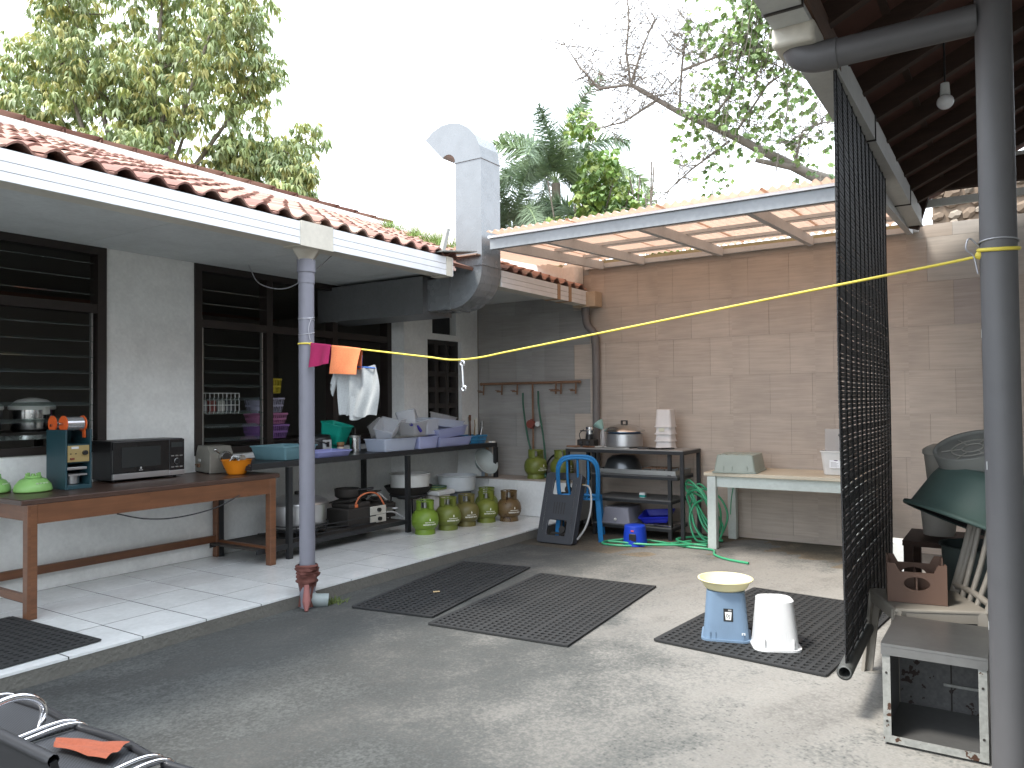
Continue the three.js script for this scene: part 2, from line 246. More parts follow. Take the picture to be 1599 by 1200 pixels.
  for (let z = 0.3; z > -7.9; z -= 0.33) part(roof, 'ridge_cap', new THREE.CylinderGeometry(0.105, 0.118, 0.35, 14, 1, false, 0, Math.PI).rotateZ(Math.PI / 2).rotateX(-Math.PI / 2).rotateY(Math.PI / 2).translate(rx0, ry0 + 0.04 + rr(0, 0.012), z), mt.clay[Math.floor(R() * 3)]);
  part(roof, 'verge_mortar', [bar([-4.35, 2.90, -8.0], [rx0, ry0 + 0.1, -8.0], 0.12, 0.16), rb(0.22, 0.26, 0.2, 0.05, -4.35, 2.92, -7.97)], mt.ridgeMortar);
}
// ---------- boundary wall ----------
const wallT = wthing('boundary_wall', 'tall beige tiled boundary wall closing the back of the yard', 'wall', [-2, 0, -8.15]);
{
  const base = part(wallT, 'wall_core', [bb(-6.2, 2.3, 0, 3.05, -8.07, -8.25)], M([0.34, 0.29, 0.245], 0.95, { map: grime }));
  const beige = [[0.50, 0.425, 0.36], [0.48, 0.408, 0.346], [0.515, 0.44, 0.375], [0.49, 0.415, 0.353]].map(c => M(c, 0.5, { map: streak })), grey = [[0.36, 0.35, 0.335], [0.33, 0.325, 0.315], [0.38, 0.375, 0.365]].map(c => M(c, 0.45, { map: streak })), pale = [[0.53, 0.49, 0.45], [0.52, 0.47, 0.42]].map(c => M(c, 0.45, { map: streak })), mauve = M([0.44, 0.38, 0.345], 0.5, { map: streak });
  const ys = [0.003, 0.066, 0.475, 0.884, 1.293, 1.702, 2.111, 2.52, 2.929, 3.05];
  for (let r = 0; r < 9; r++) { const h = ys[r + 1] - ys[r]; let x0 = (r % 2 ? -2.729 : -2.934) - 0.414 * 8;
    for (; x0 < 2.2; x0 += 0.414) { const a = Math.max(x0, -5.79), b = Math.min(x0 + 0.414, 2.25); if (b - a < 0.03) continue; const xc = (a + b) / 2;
      let m; if (xc < -4.22) m = grey[Math.floor(R() * 3)]; else if (xc > -0.62 && r >= 7) m = pale[Math.floor(R() * 2)]; else if (xc > -0.62 && r === 6 && xc < 0) m = mauve; else m = beige[Math.floor(R() * 4)];  // pale tiles at top right: a bright patch of sunlight put into tile colour
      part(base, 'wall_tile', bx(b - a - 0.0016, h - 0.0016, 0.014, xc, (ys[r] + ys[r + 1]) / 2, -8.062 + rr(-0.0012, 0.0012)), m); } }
}
// low white ledge in the corner
{
  const l = wthing('tiled_ledge', 'low white tiled ledge in the corner under the gas manifold', 'ledge', [-5, 0.1, -7.85]);
  const c = part(l, 'ledge_core', bb(-5.79, -4.12, 0.1, 0.515, -7.665, -8.045), M([0.4, 0.38, 0.35], 0.95, { map: grime }));
  for (let i = 0; i < 4; i++) { const x0 = -5.785 + i * 0.416; part(c, 'ledge_tile', bb(x0, x0 + 0.411, 0.105, 0.512, -7.653, -7.665), mt.floorTile[i % 3]); part(c, 'ledge_tile', bb(x0, x0 + 0.411, 0.515, 0.527, -7.653, -8.044), M([0.42, 0.36, 0.32], 0.6, { map: grime })); }
}
// ---------- lean-to canopy ----------
{
  const c = wthing('lean_to_canopy', 'translucent brown corrugated canopy on grey steel frame along the beige wall', 'canopy', [-2.4, 2.8, -7]);
  part(c, 'front_beam', [bb(-4.02, -0.74, 2.85, 2.945, -5.79, -5.84)], M([0.26, 0.28, 0.30], 0.5, { map: grime }));
  part(c, 'front_flashing', [bb(-4.03, -0.73, 2.949, 2.972, -5.77, -5.86)], mt.gutter);
  part(c, 'wall_beam', [bb(-4.2, -0.72, 2.985, 3.035, -8.0, -8.04)], mt.canopyMetal); part(c, 'wall_flashing', bb(-4.6, -0.72, 3.052, 3.085, -8.07, -8.2), M([0.35, 0.34, 0.22], 0.9, { map: grime }));
  for (const x of [-3.98, -3.47, -2.58, -1.67, -0.79]) part(c, 'rafter', bar([x, 2.90, -5.845], [x, 3.01, -8.0], 0.05, 0.09), mt.canopyMetal);
  for (let k = 0; k < 3; k++) { const t = (k + 0.75) / 3.5, z = -5.84 - t * 2.2, y = 2.955 + t * 0.105; part(c, 'purlin', [bb(-4.0, -0.75, y, y + 0.03, z, z - 0.035), bb(-4.0, -0.75, y, y + 0.012, z - 0.09, z - 0.1)], mt.canopyMetal); }
  const seg = 8, pitch = 0.075;
  for (let s = 0; s < 5; s++) {
    const x0 = -4.83 + s * 0.82, w = 0.835, n = Math.round(w / pitch * seg), pos = [], Z = [s ? -5.72 : -6.2, -8.12], Y = [s ? 2.995 : 3.017, 3.105];  // leftmost sheet added behind the duct to block sun on the wall
    const P = (i, e) => [x0 + w * i / n, Y[e] + s % 2 * 0.003 + 0.013 * Math.sin(2 * Math.PI * i / seg), Z[e]];
    for (let i = 0; i < n; i++) pos.push(...P(i, 0), ...P(i + 1, 0), ...P(i + 1, 1), ...P(i, 0), ...P(i + 1, 1), ...P(i, 1));
    const g = new THREE.BufferGeometry(); g.setAttribute('position', new THREE.Float32BufferAttribute(pos, 3)); g.computeVertexNormals(); part(c, 'corrugated_sheet', g, mt.canopySheet);
  }
}
// ---------- open pavilion on the right (the camera stands under it) ----------
{
  const p = wthing('pavilion', 'dark timber pavilion roof with grey box gutter on the right', 'pavilion', [0.6, 0, -3]);
  part(p, 'gutter', [bb(-0.80, -0.655, 2.96, 3.10, 3, -7.68)], mt.gutterOld).material = M([0.60, 0.60, 0.58], 0.6, { map: grime });
  for (const z of [-1.2, -3.05, -4.9, -6.7]) part(p, 'gutter_joint', bb(-0.806, -0.649, 2.952, 3.105, z, z - 0.012), mt.darkWood);
  part(p, 'gutter_outlet', [rb(0.17, 0.09, 0.2, 0.02, -0.725, 2.93, -3.3)], mt.gutterOld);
  part(p, 'wall_plate', bar([-0.59, 3.05, 3], [-0.76, 3.05, -7.6], 0.09, 0.13), mt.timberLit);  // lighter timber: light falling on the plate is put into its colour
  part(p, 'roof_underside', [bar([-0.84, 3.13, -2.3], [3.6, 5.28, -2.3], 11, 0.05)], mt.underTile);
  for (let z = 2.4; z > -7.7; z -= 0.46) part(p, 'rafter', bar([-0.72, 3.115, z], [3.3, 5.06, z], 0.055, 0.11), mt.timber);
  for (let k = 0; k < 9; k++) { const t = 0.06 + k * 0.11; part(p, 'batten', bar([-0.72 + t * 4.02, 3.168 + t * 1.945, 3], [-0.72 + t * 4.02, 3.168 + t * 1.945, -7.6], 0.04, 0.03), mt.timber); }
  part(p, 'tie_beam', [bb(-0.6, 2.1, 3.22, 3.42, -7.5, -7.56)], mt.timber); part(p, 'white_strip', [bb(-0.5, 2.1, 3.425, 3.455, -7.49, -7.57)], mt.white);
  part(p, 'end_fascia', [bb(-0.76, 2.1, 3.125, 3.19, -7.66, -7.70)], mt.white);
  part(p, 'corner_strut', [bar([-0.72, 2.94, -7.62], [-0.55, 3.5, -7.62], 0.07, 0.08)], mt.timber);
  part(p, 'ceiling_board', [bb(-0.56, 2.05, 3.2, 3.215, 3, -2.95)], mt.white);
  part(p, 'added_wall', [bb(2.1, 2.25, 0, 4.45, 3, -8.05)], mt.plaster);  // unseen wall, added to keep sky light out from the right
}
{ // ceiling bulb
  const b = wthing('light_bulb', 'unlit round white bulb hanging under the dark pavilion roof', 'light bulb', [-0.27, 3.0, -4.5]);
  part(b, 'glass', sp(0.04, -0.27, 2.965, -4.5, 1, 0.95, 1), MP([0.8, 0.8, 0.8], 0.25)); part(b, 'socket', cy(0.02, 0.024, 0.06, -0.27, 3.03, -4.5), mt.white); part(b, 'cord', rod([-0.27, 3.06, -4.5], [-0.27, 3.3, -4.5], 0.005), mt.blackPl);
}
// downpipe of the pavilion
{
  const d = wthing('grey_drainpipe', 'thick grey plastic drainpipe with side arm and elbow on the right', 'drainpipe', [-0.04, 0, -3.3]);
  part(d, 'upright_pipe', cy(0.059, 0.059, 2.93, -0.04, 1.465, -3.3, 40), mt.pvcDark);
  part(d, 'side_pipe', [cax('x', 0.055, 0.50, -0.34, 2.845, -3.3, 36)], mt.pvcDark);
  part(d, 'collar', [cax('x', 0.060, 0.06, -0.60, 2.845, -3.3, 36)], mt.pvcDark);
  part(d, 'elbow', [tube([[-0.58, 2.845, -3.3], [-0.66, 2.848, -3.3], [-0.712, 2.872, -3.3], [-0.732, 2.915, -3.3], [-0.732, 2.955, -3.3]], 0.059, 30, 28), cy(0.063, 0.063, 0.03, -0.732, 2.93, -3.3, 36)], mt.pvcDark);
  const lugs = []; for (const [y, a] of [[1.2, 2.6], [0.62, 2.9], [1.68, 3.0]]) lugs.push(bx(0.001, 0.03, 0.003, -0.04 + 0.0593 * Math.cos(a), y, -3.3 + 0.0593 * Math.sin(a), 0, -a));
  part(d, 'scratches', lugs, mt.white);
  const tie = []; for (let k = 0; k < 3; k++) tie.push(tor(0.0625, 0.004, -0.04, 1.985 + k * 0.007, -3.3, Math.PI / 2 + 0.1));
  part(d, 'wire_tie', [tor(0.062, 0.003, -0.04, 2.01, -3.3, Math.PI / 2 - 0.12), tube([[-0.10, 2.0, -3.29], [-0.13, 2.03, -3.27], [-0.14, 1.99, -3.27], [-0.12, 1.97, -3.28], [-0.105, 1.9, -3.285]], 0.003)], mt.wire);
}
// downpipe by the terrace
{
  const d = wthing('terrace_downpipe', 'slim grey downpipe at the terrace edge with rag tied round its foot', 'drainpipe', [-4.25, 0, -3.8]);
  part(d, 'pipe', cy(0.055, 0.055, 2.42, -4.25, 1.21, -3.8, 36), mt.pvc);
  part(d, 'collar', [cy(0.066, 0.066, 0.09, -4.25, 2.435, -3.8, 36), cy(0.059, 0.059, 0.08, -4.25, 2.35, -3.8, 36)], mt.pvc);
  part(d, 'wire_tie', [tor(0.057, 0.003, -4.25, 2.06, -3.8, Math.PI / 2 + 0.15), tor(0.057, 0.003, -4.25, 2.05, -3.8, Math.PI / 2 - 0.1), tor(0.057, 0.003, -4.25, 1.95, -3.8, Math.PI / 2 + 0.2), tube([[-4.19, 2.05, -3.79], [-4.195, 1.98, -3.77], [-4.19, 1.9, -3.78]], 0.003)], mt.wire);
  const rag = (y, r, h) => { const pts = []; for (let i = 0; i <= 10; i++) pts.push([r + 0.005 * Math.sin(i * 1.7) + (i === 0 || i === 10 ? -0.006 : 0), y + h * i / 10]); return la(pts, -4.25, 0, -3.8, 20); };
  const crumple = g => { const q = rng(5), p = g.attributes.position; for (let i = 0; i < p.count; i++) { const a = Math.atan2(p.getZ(i) + 3.8, p.getX(i) + 4.25), k = 1 + 0.10 * Math.sin(a * 3 + p.getY(i) * 70) + 0.09 * Math.sin(a * 7 - p.getY(i) * 55) + 0.05 * Math.sin(a * 13 + p.getY(i) * 120); p.setX(i, -4.25 + (p.getX(i) + 4.25) * k); p.setZ(i, -3.8 + (p.getZ(i) + 3.8) * k); } g.computeVertexNormals(); return g; };
  const w = part(d, 'tied_rag', [crumple(rag(0.17, 0.072, 0.13)), crumple(rag(0.235, 0.076, 0.07)), crumple(la([[0.065, 0.17], [0.05, 0.1], [0.06, 0.01]], -4.25, 0, -3.8, 18))], M([0.13, 0.045, 0.035], 0.9, { map: grime }));
  part(d, 'pipe_elbow', tube([[-4.25, 0.1, -3.8], [-4.22, 0.05, -3.82], [-4.15, 0.035, -3.9]], 0.05, 16, 18), M([0.25, 0.29, 0.29], 0.6, { map: grime }));
  part(d, 'rag_end', [cone([-4.2, 0.17, -3.75], [-4.175, 0.06, -3.725], 0.018, 0.03, 6), cone([-4.175, 0.06, -3.725], [-4.15, 0.004, -3.70], 0.03, 0.012, 6)], M([0.30, 0.12, 0.11], 0.9, { map: grime }));
}
{ // corner downpipe
  const d = wthing('corner_downpipe', 'dark downpipe bending down the wall corner below the eave end', 'drainpipe', [-4.07, 0, -7.98]);
  part(d, 'pipe', [tube([[-4.17, 2.53, -7.95], [-4.17, 2.42, -7.95], [-4.15, 2.32, -7.955], [-4.09, 2.24, -7.985], [-4.07, 2.12, -7.99], [-4.07, 1.0, -7.99], [-4.07, 0.0, -7.99]], 0.045, 60, 20), cy(0.05, 0.05, 0.09, -4.17, 2.49, -7.95, 24), cy(0.05, 0.05, 0.07, -4.07, 2.15, -7.99, 24)], M([0.16, 0.145, 0.14], 0.6, { map: grime }));
}
// ---------- exhaust duct ----------
{
  const d = wthing('exhaust_duct', 'galvanised square exhaust duct rising through the eave with a gooseneck top', 'duct', [-4.25, 2.3, -5.92]);
  const x0 = -4.40, x1 = -4.10, z0 = -5.77, z1 = -6.08;
  // a swept square: list of [x, y] centre-line with angle, width .30, depth .31
  function sweep(path, name) {
    const pos = [], secs = path.map(([x, y, a]) => { const c = Math.cos(a) * 0.15, s = Math.sin(a) * 0.15; return [[x - s, y + c, z0], [x + s, y - c, z0], [x + s, y - c, z1], [x - s, y + c, z1]]; });
    for (let k = 0; k < secs.length - 1; k++) for (let i = 0; i < 4; i++) { const j = (i + 1) % 4, A = secs[k], B = secs[k + 1]; pos.push(...A[i], ...B[i], ...B[j], ...A[i], ...B[j], ...A[j]); }
    const g = new THREE.BufferGeometry(); g.setAttribute('position', new THREE.Float32BufferAttribute(pos, 3)); g.computeVertexNormals(); return g;
  }
  const xc = -4.25, H = Math.PI / 2, galv = mt.galv.clone(); galv.side = THREE.DoubleSide;
  part(d, 'riser', sweep([[xc, 2.70, H], [xc, 3.0, H], [xc, 3.72, H]]), galv);
  const bend = []; for (let i = 0; i <= 8; i++) { const a = H + i / 8 * 2.35; bend.push([xc - 0.24 + 0.24 * Math.sin(a), 3.72 - 0.24 * Math.cos(a) , a]); }
  part(d, 'gooseneck', sweep(bend), galv);
  const el = []; for (let i = 0; i <= 8; i++) { const a = i / 8 * H; el.push([xc - 0.22 + 0.22 * Math.sin(a), 2.70 - 0.22 * Math.cos(a) , a]); }
  part(d, 'lower_elbow', sweep(el), galv);
  part(d, 'horizontal_run', sweep([[-4.47, 2.48, 0], [-4.75, 2.48, 0]]), galv);
  part(d, 'inner_run', [bb(-6.2, -4.75, 2.30, 2.66, -5.70, -6.15)], M([0.23, 0.24, 0.25], 0.5, { metalness: 0.5, map: grime }));
  part(d, 'seam_flange', [bx(0.316, 0.012, 0.326, xc, 3.715, -5.925), bx(0.316, 0.012, 0.326, xc, 2.72, -5.925), bx(0.012, 0.316, 0.326, -4.475, 2.48, -5.925)], galv);
  part(d, 'flashing', [bb(-4.43, -4.11, 2.80, 2.812, -5.70, -5.768)], M([0.3, 0.2, 0.15], 0.8, { map: grime }));
  part(d, 'bent_sheet', [bar([-4.16, 2.74, -5.15], [-4.12, 2.80, -5.6], 0.2, 0.008), bar([-4.2, 2.76, -5.3], [-4.18, 2.98, -5.36], 0.06, 0.03)], M([0.35, 0.35, 0.33], 0.6, { metalness: 0.4, map: grime }));
}
// ---------- brown work table on the terrace and what stands on it ----------
{
  const t = wthing('wooden_table', 'long brown wooden table against the white wall', 'table', [-5.62, 0.1, -3.35]);
  const z0 = -2.36, z1 = -4.34;
  part(t, 'tabletop', rb(0.79, 0.035, 2.02, 0.008, -5.6, 0.8425, (z0 + z1) / 2), M([0.085, 0.05, 0.038], 0.35, { map: grain }));
  part(t, 'apron', [bb(-5.235, -5.212, 0.70, 0.824, z0 - 0.03, z1 + 0.03), bb(-5.97, -5.95, 0.70, 0.824, z0 - 0.03, z1 + 0.03), bb(-5.95, -5.235, 0.72, 0.824, z1 + 0.03, z1 + 0.052), bb(-5.95, -5.235, 0.72, 0.824, z0 - 0.052, z0 - 0.03)], mt.brown);
  for (const [x, z] of [[-5.24, z0 - 0.05], [-5.24, z1 + 0.05], [-5.95, z0 - 0.05], [-5.95, z1 + 0.05]]) part(t, 'leg', rb(0.062, 0.725, 0.062, 0.006, x, 0.4625, z), mt.brown);
  part(t, 'stretcher', bb(-5.965, -5.935, 0.23, 0.29, z0 - 0.08, z1 + 0.08), mt.brown);
  for (const z of [z0 - 0.05, z1 + 0.05]) part(t, 'end_stretcher', bb(-5.92, -5.27, 0.20, 0.25, z + 0.015, z - 0.015), mt.brown);
}
solo('power_cable', 'thin black cable sagging below the brown table', 'cable', tube([[-5.2, 0.70, -2.95], [-5.205, 0.64, -3.15], [-5.205, 0.615, -3.4], [-5.205, 0.65, -3.75], [-5.2, 0.72, -3.95]], 0.005), mt.blackPl);
{ // blender bases
  for (const [x, z, lab, ry] of [[-5.66, -2.62, 'green plastic blender base beside the cup sealing machine', 0.2], [-5.83, -2.44, 'green plastic blender base at the left picture edge', 0.7]]) {
    const b = thing('blender_base', lab, 'blender', [x, 0.86, z], ry, 'green blender bases'), g = plastic([0.27, 0.52, 0.16], 0.35);
    part(b, 'body', la([[0.001, 0], [0.10, 0], [0.108, 0.015], [0.10, 0.05], [0.075, 0.085], [0.055, 0.095], [0.001, 0.097]], 0, 0, 0, 30).scale(1, 1, 1.15), g);
    part(b, 'drive_socket', [tor(0.045, 0.008, 0, 0.102, 0), cy(0.012, 0.014, 0.03, 0, 0.11, 0)], g);
    for (let i = 0; i < 4; i++) part(b, 'lug', bx(0.014, 0.03, 0.014, 0.045 * Math.cos(i * 1.57), 0.115, 0.045 * Math.sin(i * 1.57)), g);
    for (let i = 0; i < 4; i++) part(b, 'button', rb(0.012, 0.01, 0.016, 0.003, 0.088, 0.062, -0.035 + i * 0.023), plastic([0.5, 0.65, 0.4]));
  }
}
{ // cup sealer, front faces +x
  const s = thing('cup_sealer', 'dark teal cup sealing machine with gold panel and orange film rollers', 'sealing machine', [-5.68, 0.86, -2.87], 0), teal = M([0.018, 0.06, 0.075], 0.45, { map: scuff }), org = plastic([0.75, 0.13, 0.03]);
  part(s, 'side_panel', rb(0.27, 0.42, 0.012, 0.004, 0, 0.21, 0.085), teal); part(s, 'side_panel', rb(0.27, 0.42, 0.012, 0.004, 0, 0.21, -0.085), teal);
  part(s, 'rear_panel', bx(0.01, 0.40, 0.158, -0.125, 0.21, 0), teal); part(s, 'base_plate', rb(0.27, 0.03, 0.158, 0.004, 0, 0.015, 0), teal);
  part(s, 'head_box', bx(0.20, 0.13, 0.155, 0.02, 0.25, 0), teal);
  const pl = part(s, 'control_panel', bx(0.006, 0.115, 0.15, 0.125, 0.25, 0), M([0.45, 0.34, 0.15], 0.4, { metalness: 0.4 }));
  part(pl, 'dial', cax('x', 0.017, 0.02, 0.138, 0.255, -0.042), mt.blackPl); part(pl, 'switch', bx(0.012, 0.014, 0.026, 0.132, 0.215, 0.045), M([0.2, 0.05, 0.03], 0.4));
  for (const z of [0.055, 0.02]) part(pl, 'lamp', cax('x', 0.0035, 0.012, 0.13, 0.25, z), mt.blackPl);
  part(pl, 'nameplate', bx(0.003, 0.016, 0.05, 0.13, 0.292, 0.025), mt.white);
  part(s, 'press_plate', rb(0.16, 0.02, 0.14, 0.004, 0.03, 0.145, 0), mt.alum); part(s, 'cup_holder', [la([[0.05, 0], [0.055, 0.06], [0.048, 0.062], [0.042, 0]], 0.03, 0.035, 0, 24), bx(0.18, 0.012, 0.13, 0.03, 0.10, 0)], mt.alum);
  part(s, 'film_roll', cax('z', 0.05, 0.12, 0.05, 0.46, 0, 28), M([0.7, 0.7, 0.72], 0.25, { metalness: 0.8, map: scuff }));
  part(s, 'film_roll', cax('z', 0.03, 0.14, -0.06, 0.45, 0.01, 24), M([0.7, 0.7, 0.72], 0.25, { metalness: 0.8 }));
  for (const [x, z] of [[0.05, 0.065], [0.05, -0.068], [-0.06, 0.085]]) part(s, 'roller_disc', [cax('z', 0.058, 0.008, x, 0.46, z, 26), bx(0.03, 0.09, 0.009, x + 0.02, 0.405, z)], org);
  part(s, 'roller_axle', [cax('z', 0.01, 0.2, 0.05, 0.46, 0), cax('z', 0.01, 0.2, -0.06, 0.45, 0)], mt.steel);
}
{ // microwave, front faces +x
  const m = thing('microwave_oven', 'black microwave oven with silver trim on the brown table', 'microwave', [-5.90, 0.862, -3.505], 0); m.scale.y = 1.12;
  part(m, 'cabinet', rb(0.34, 0.27, 0.60, 0.006, 0, 0.145, 0), M([0.012, 0.012, 0.013], 0.4));
  const door = part(m, 'door', rb(0.02, 0.215, 0.46, 0.004, 0.178, 0.167, 0.066), MP([0.01, 0.01, 0.011], 0.12, { clearcoat: 0.6 }));
  part(door, 'window', bx(0.003, 0.14, 0.32, 0.189, 0.165, 0.07), MP([0.03, 0.033, 0.033], 0.08)); part(door, 'trim', rb(0.022, 0.038, 0.46, 0.003, 0.18, 0.036, 0.066), mt.alum);
  const lg = print(128, 64, (c, w, h) => { c.fillStyle = '#070707'; c.fillRect(0, 0, w, h); c.fillStyle = '#ddd'; c.fillRect(52, 4, 24, 24); c.fillStyle = '#111'; c.fillRect(61, 13, 6, 12); c.fillRect(61, 7, 6, 4); c.fillStyle = '#bbb'; c.fillRect(34, 40, 60, 8); });
  const lp = new THREE.PlaneGeometry(0.07, 0.035).rotateY(Math.PI / 2).translate(0.1895, 0.079, 0.075); part(door, 'emblem', lp, M(0xffffff, 0.4, { map: lg }), true);
  const cp = part(m, 'control_panel', rb(0.02, 0.26, 0.135, 0.004, 0.178, 0.145, -0.2325), MP([0.012, 0.012, 0.014], 0.15, { clearcoat: 0.5 }));
  part(cp, 'knob', [cax('x', 0.02, 0.02, 0.194, 0.115, -0.232, 24)], mt.blackPl); part(cp, 'knob_ring', tor(0.021, 0.002, 0.19, 0.115, -0.232, 0, Math.PI / 2), mt.alum);
  part(cp, 'display', bx(0.002, 0.035, 0.10, 0.189, 0.235, -0.232), MP([0.04, 0.045, 0.045], 0.08));
  for (let i = 0; i < 6; i++) part(cp, 'button', rb(0.004, 0.009, 0.026, 0.002, 0.189, i < 3 ? 0.155 : 0.075, -0.195 - (i % 3) * 0.037), mt.steelDull);
  part(cp, 'trim', rb(0.022, 0.036, 0.135, 0.003, 0.18, 0.034, -0.2325), mt.alum);
  for (const z of [-0.25, 0.25]) for (const x of [-0.13, 0.13]) part(m, 'foot', cy(0.012, 0.012, 0.012, x, 0.005, z, 10), mt.blackPl);
}
{ // grinder
  const g = thing('mincer_motor', 'grey metal mincer housing with round chromed outlet', 'mincer', [-5.82, 0.862, -4.16], -0.25), c = M([0.30, 0.285, 0.25], 0.4, { metalness: 0.5, map: grime });
  const sh = new THREE.Shape([[-0.16, 0], [0.16, 0], [0.16, 0.16], [0.11, 0.215], [-0.10, 0.215], [-0.16, 0.14]].map(p => new THREE.Vector2(...p)));
  part(g, 'housing', new THREE.ExtrudeGeometry(sh, { depth: 0.19, bevelEnabled: true, bevelSize: 0.006, bevelThickness: 0.006, bevelSegments: 2 }).translate(0, 0.01, -0.095), c);
  part(g, 'outlet', [cax('x', 0.05, 0.06, 0.19, 0.14, -0.02, 28)], mt.steel); part(g, 'outlet_hole', cax('x', 0.034, 0.064, 0.191, 0.14, -0.02, 24), mt.sooty); part(g, 'clamp_screw', [rod([0.2, 0.17, 0.03], [0.23, 0.2, 0.075], 0.007), sp(0.014, 0.235, 0.205, 0.08)], mt.steel);
  part(g, 'switch_plate', bx(0.05, 0.022, 0.004, -0.06, 0.105, 0.103), mt.white); part(g, 'switch', [rb(0.04, 0.032, 0.018, 0.004, -0.07, 0.06, 0.108), rod([-0.07, 0.06, 0.11], [-0.05, 0.07, 0.14], 0.006)], mt.rustPipe);
  for (const x of [-0.13, 0.13]) part(g, 'foot', bx(0.04, 0.012, 0.2, x, 0.006, 0), mt.blackIron);
}
{ const b = thing('orange_bowl', 'orange plastic bowl holding metal mincer parts', 'bowl', [-5.46, 0.86, -4.12]);
  part(b, 'bowl', la([[0.001, 0], [0.065, 0], [0.075, 0.012], [0.112, 0.09], [0.12, 0.118], [0.126, 0.12], [0.126, 0.124], [0.116, 0.122], [0.106, 0.09], [0.068, 0.012], [0.001, 0.008]], 0, 0, 0, 40), plastic([0.75, 0.24, 0.015], 0.35)); }
solo('mincer_ring', 'chromed mincer ring lying in the orange bowl', 'machine part', [place(la([[0.03, 0], [0.045, 0], [0.045, 0.03], [0.03, 0.03], [0.03, 0]], 0, 0, 0, 26), 0, 0, 0, 1.1, 0.4)], mt.steel, null, [-5.44, 0.955, -4.09]);
solo('mincer_screw', 'steel feed screw lying across the orange bowl', 'machine part', [rod([-0.09, 0, 0], [0.07, 0.01, 0.03], 0.02), cax('x', 0.03, 0.02, 0.07, 0.01, 0.03), ...[0, 1, 2, 3].map(i => tor(0.024, 0.007, -0.07 + i * 0.035, 0.002, i * 0.006, 0, 1.3))], mt.steel, null, [-5.46, 0.985, -4.15]);

// ---------- things seen inside the house through the louvres ----------
{
  const s = wthing('kitchen_counter', 'dark counter inside the house behind the left window', 'counter', [-6.6, 0.1, -2.6]);
  part(s, 'top', bb(-6.95, -6.25, 1.20, 1.25, -1.2, -3.28), mt.darkWood); for (const z of [-1.3, -3.2]) part(s, 'leg', bb(-6.9, -6.85, 0.1, 1.2, z, z - 0.05), mt.darkWood); for (const z of [-1.3, -3.2]) part(s, 'leg', bb(-6.32, -6.27, 0.1, 1.2, z, z - 0.05), mt.darkWood);
  for (const [z, lab, steel, gr] of [[-2.62, 'white lidded rice cooker with flower print behind the louvres', 0], [-3.0, 'steel rice cooker behind the louvres, right of the white one', 1]]) {
    const c = thing('rice_cooker', lab, 'rice cooker', [-6.5, 1.25, z], 0.2);
    part(c, 'body', la([[0.001, 0], [0.13, 0], [0.15, 0.02], [0.155, 0.17]], 0, 0, 0, 32), steel ? mt.steel : M([0.05, 0.05, 0.055], 0.3)); part(c, 'lid', la([[0.158, 0.17], [0.165, 0.18], [0.16, 0.205], [0.10, 0.25], [0.03, 0.265], [0.001, 0.265]], 0, 0, 0, 32), plastic([0.7, 0.7, 0.66])); part(c, 'latch', rb(0.03, 0.06, 0.05, 0.01, 0.16, 0.16, 0), plastic([0.65, 0.64, 0.58]));
    if (!steel) part(c, 'flower_print', [0, 1, 2].map(i => sp(0.02, 0.15, 0.09 + i * 0.024, 0.06 + (i % 2) * 0.02, 0.15, 1, 1)), mt.white);
  }
}
{ const b = wthing('wire_basket', 'white wire basket of packets hanging inside the second window', 'basket', [-6.14, 1.35, -4.45]); const g = [];
  for (let i = 0; i <= 9; i++) { const z = -4.25 - i * 0.045; g.push(rod([-6.13, 1.37, z], [-6.13, 1.55, z], 0.003, 6), rod([-6.13, 1.37, z], [-6.27, 1.37, z], 0.003, 6)); }
  for (const y of [1.37, 1.44, 1.55]) g.push(rod([-6.13, y, -4.25], [-6.13, y, -4.655], 0.0035, 6)); g.push(rod([-6.27, 1.37, -4.25], [-6.27, 1.37, -4.655], 0.0035, 6));
  part(b, 'wire_frame', g, M([0.8, 0.8, 0.78], 0.4)); }
for (let i = 0; i < 4; i++) solo('food_packet', ['silver packet at the left end of the wire basket', 'dull red packet second in the wire basket', 'pale packet third in the wire basket', 'dark packet at the right end of the wire basket'][i], 'packet', rb(0.1, 0.11, 0.07, 0.02), plastic([[0.4, 0.4, 0.42], [0.3, 0.09, 0.08], [0.5, 0.48, 0.45], [0.1, 0.1, 0.11]][i]), 'packets in the wire basket', [-6.2, 1.43, -4.30 - i * 0.095]);
{ const s = wthing('inside_shelf', 'dark shelf behind the second window holding plastic baskets', 'shelf', [-6.5, 0.1, -5.3]); part(s, 'top', bb(-6.8, -6.2, 1.06, 1.09, -4.2, -6.5), mt.darkWood); for (const z of [-4.3, -5.4, -6.4]) part(s, 'leg', bb(-6.75, -6.7, 0.1, 1.06, z, z - 0.04), mt.darkWood); }
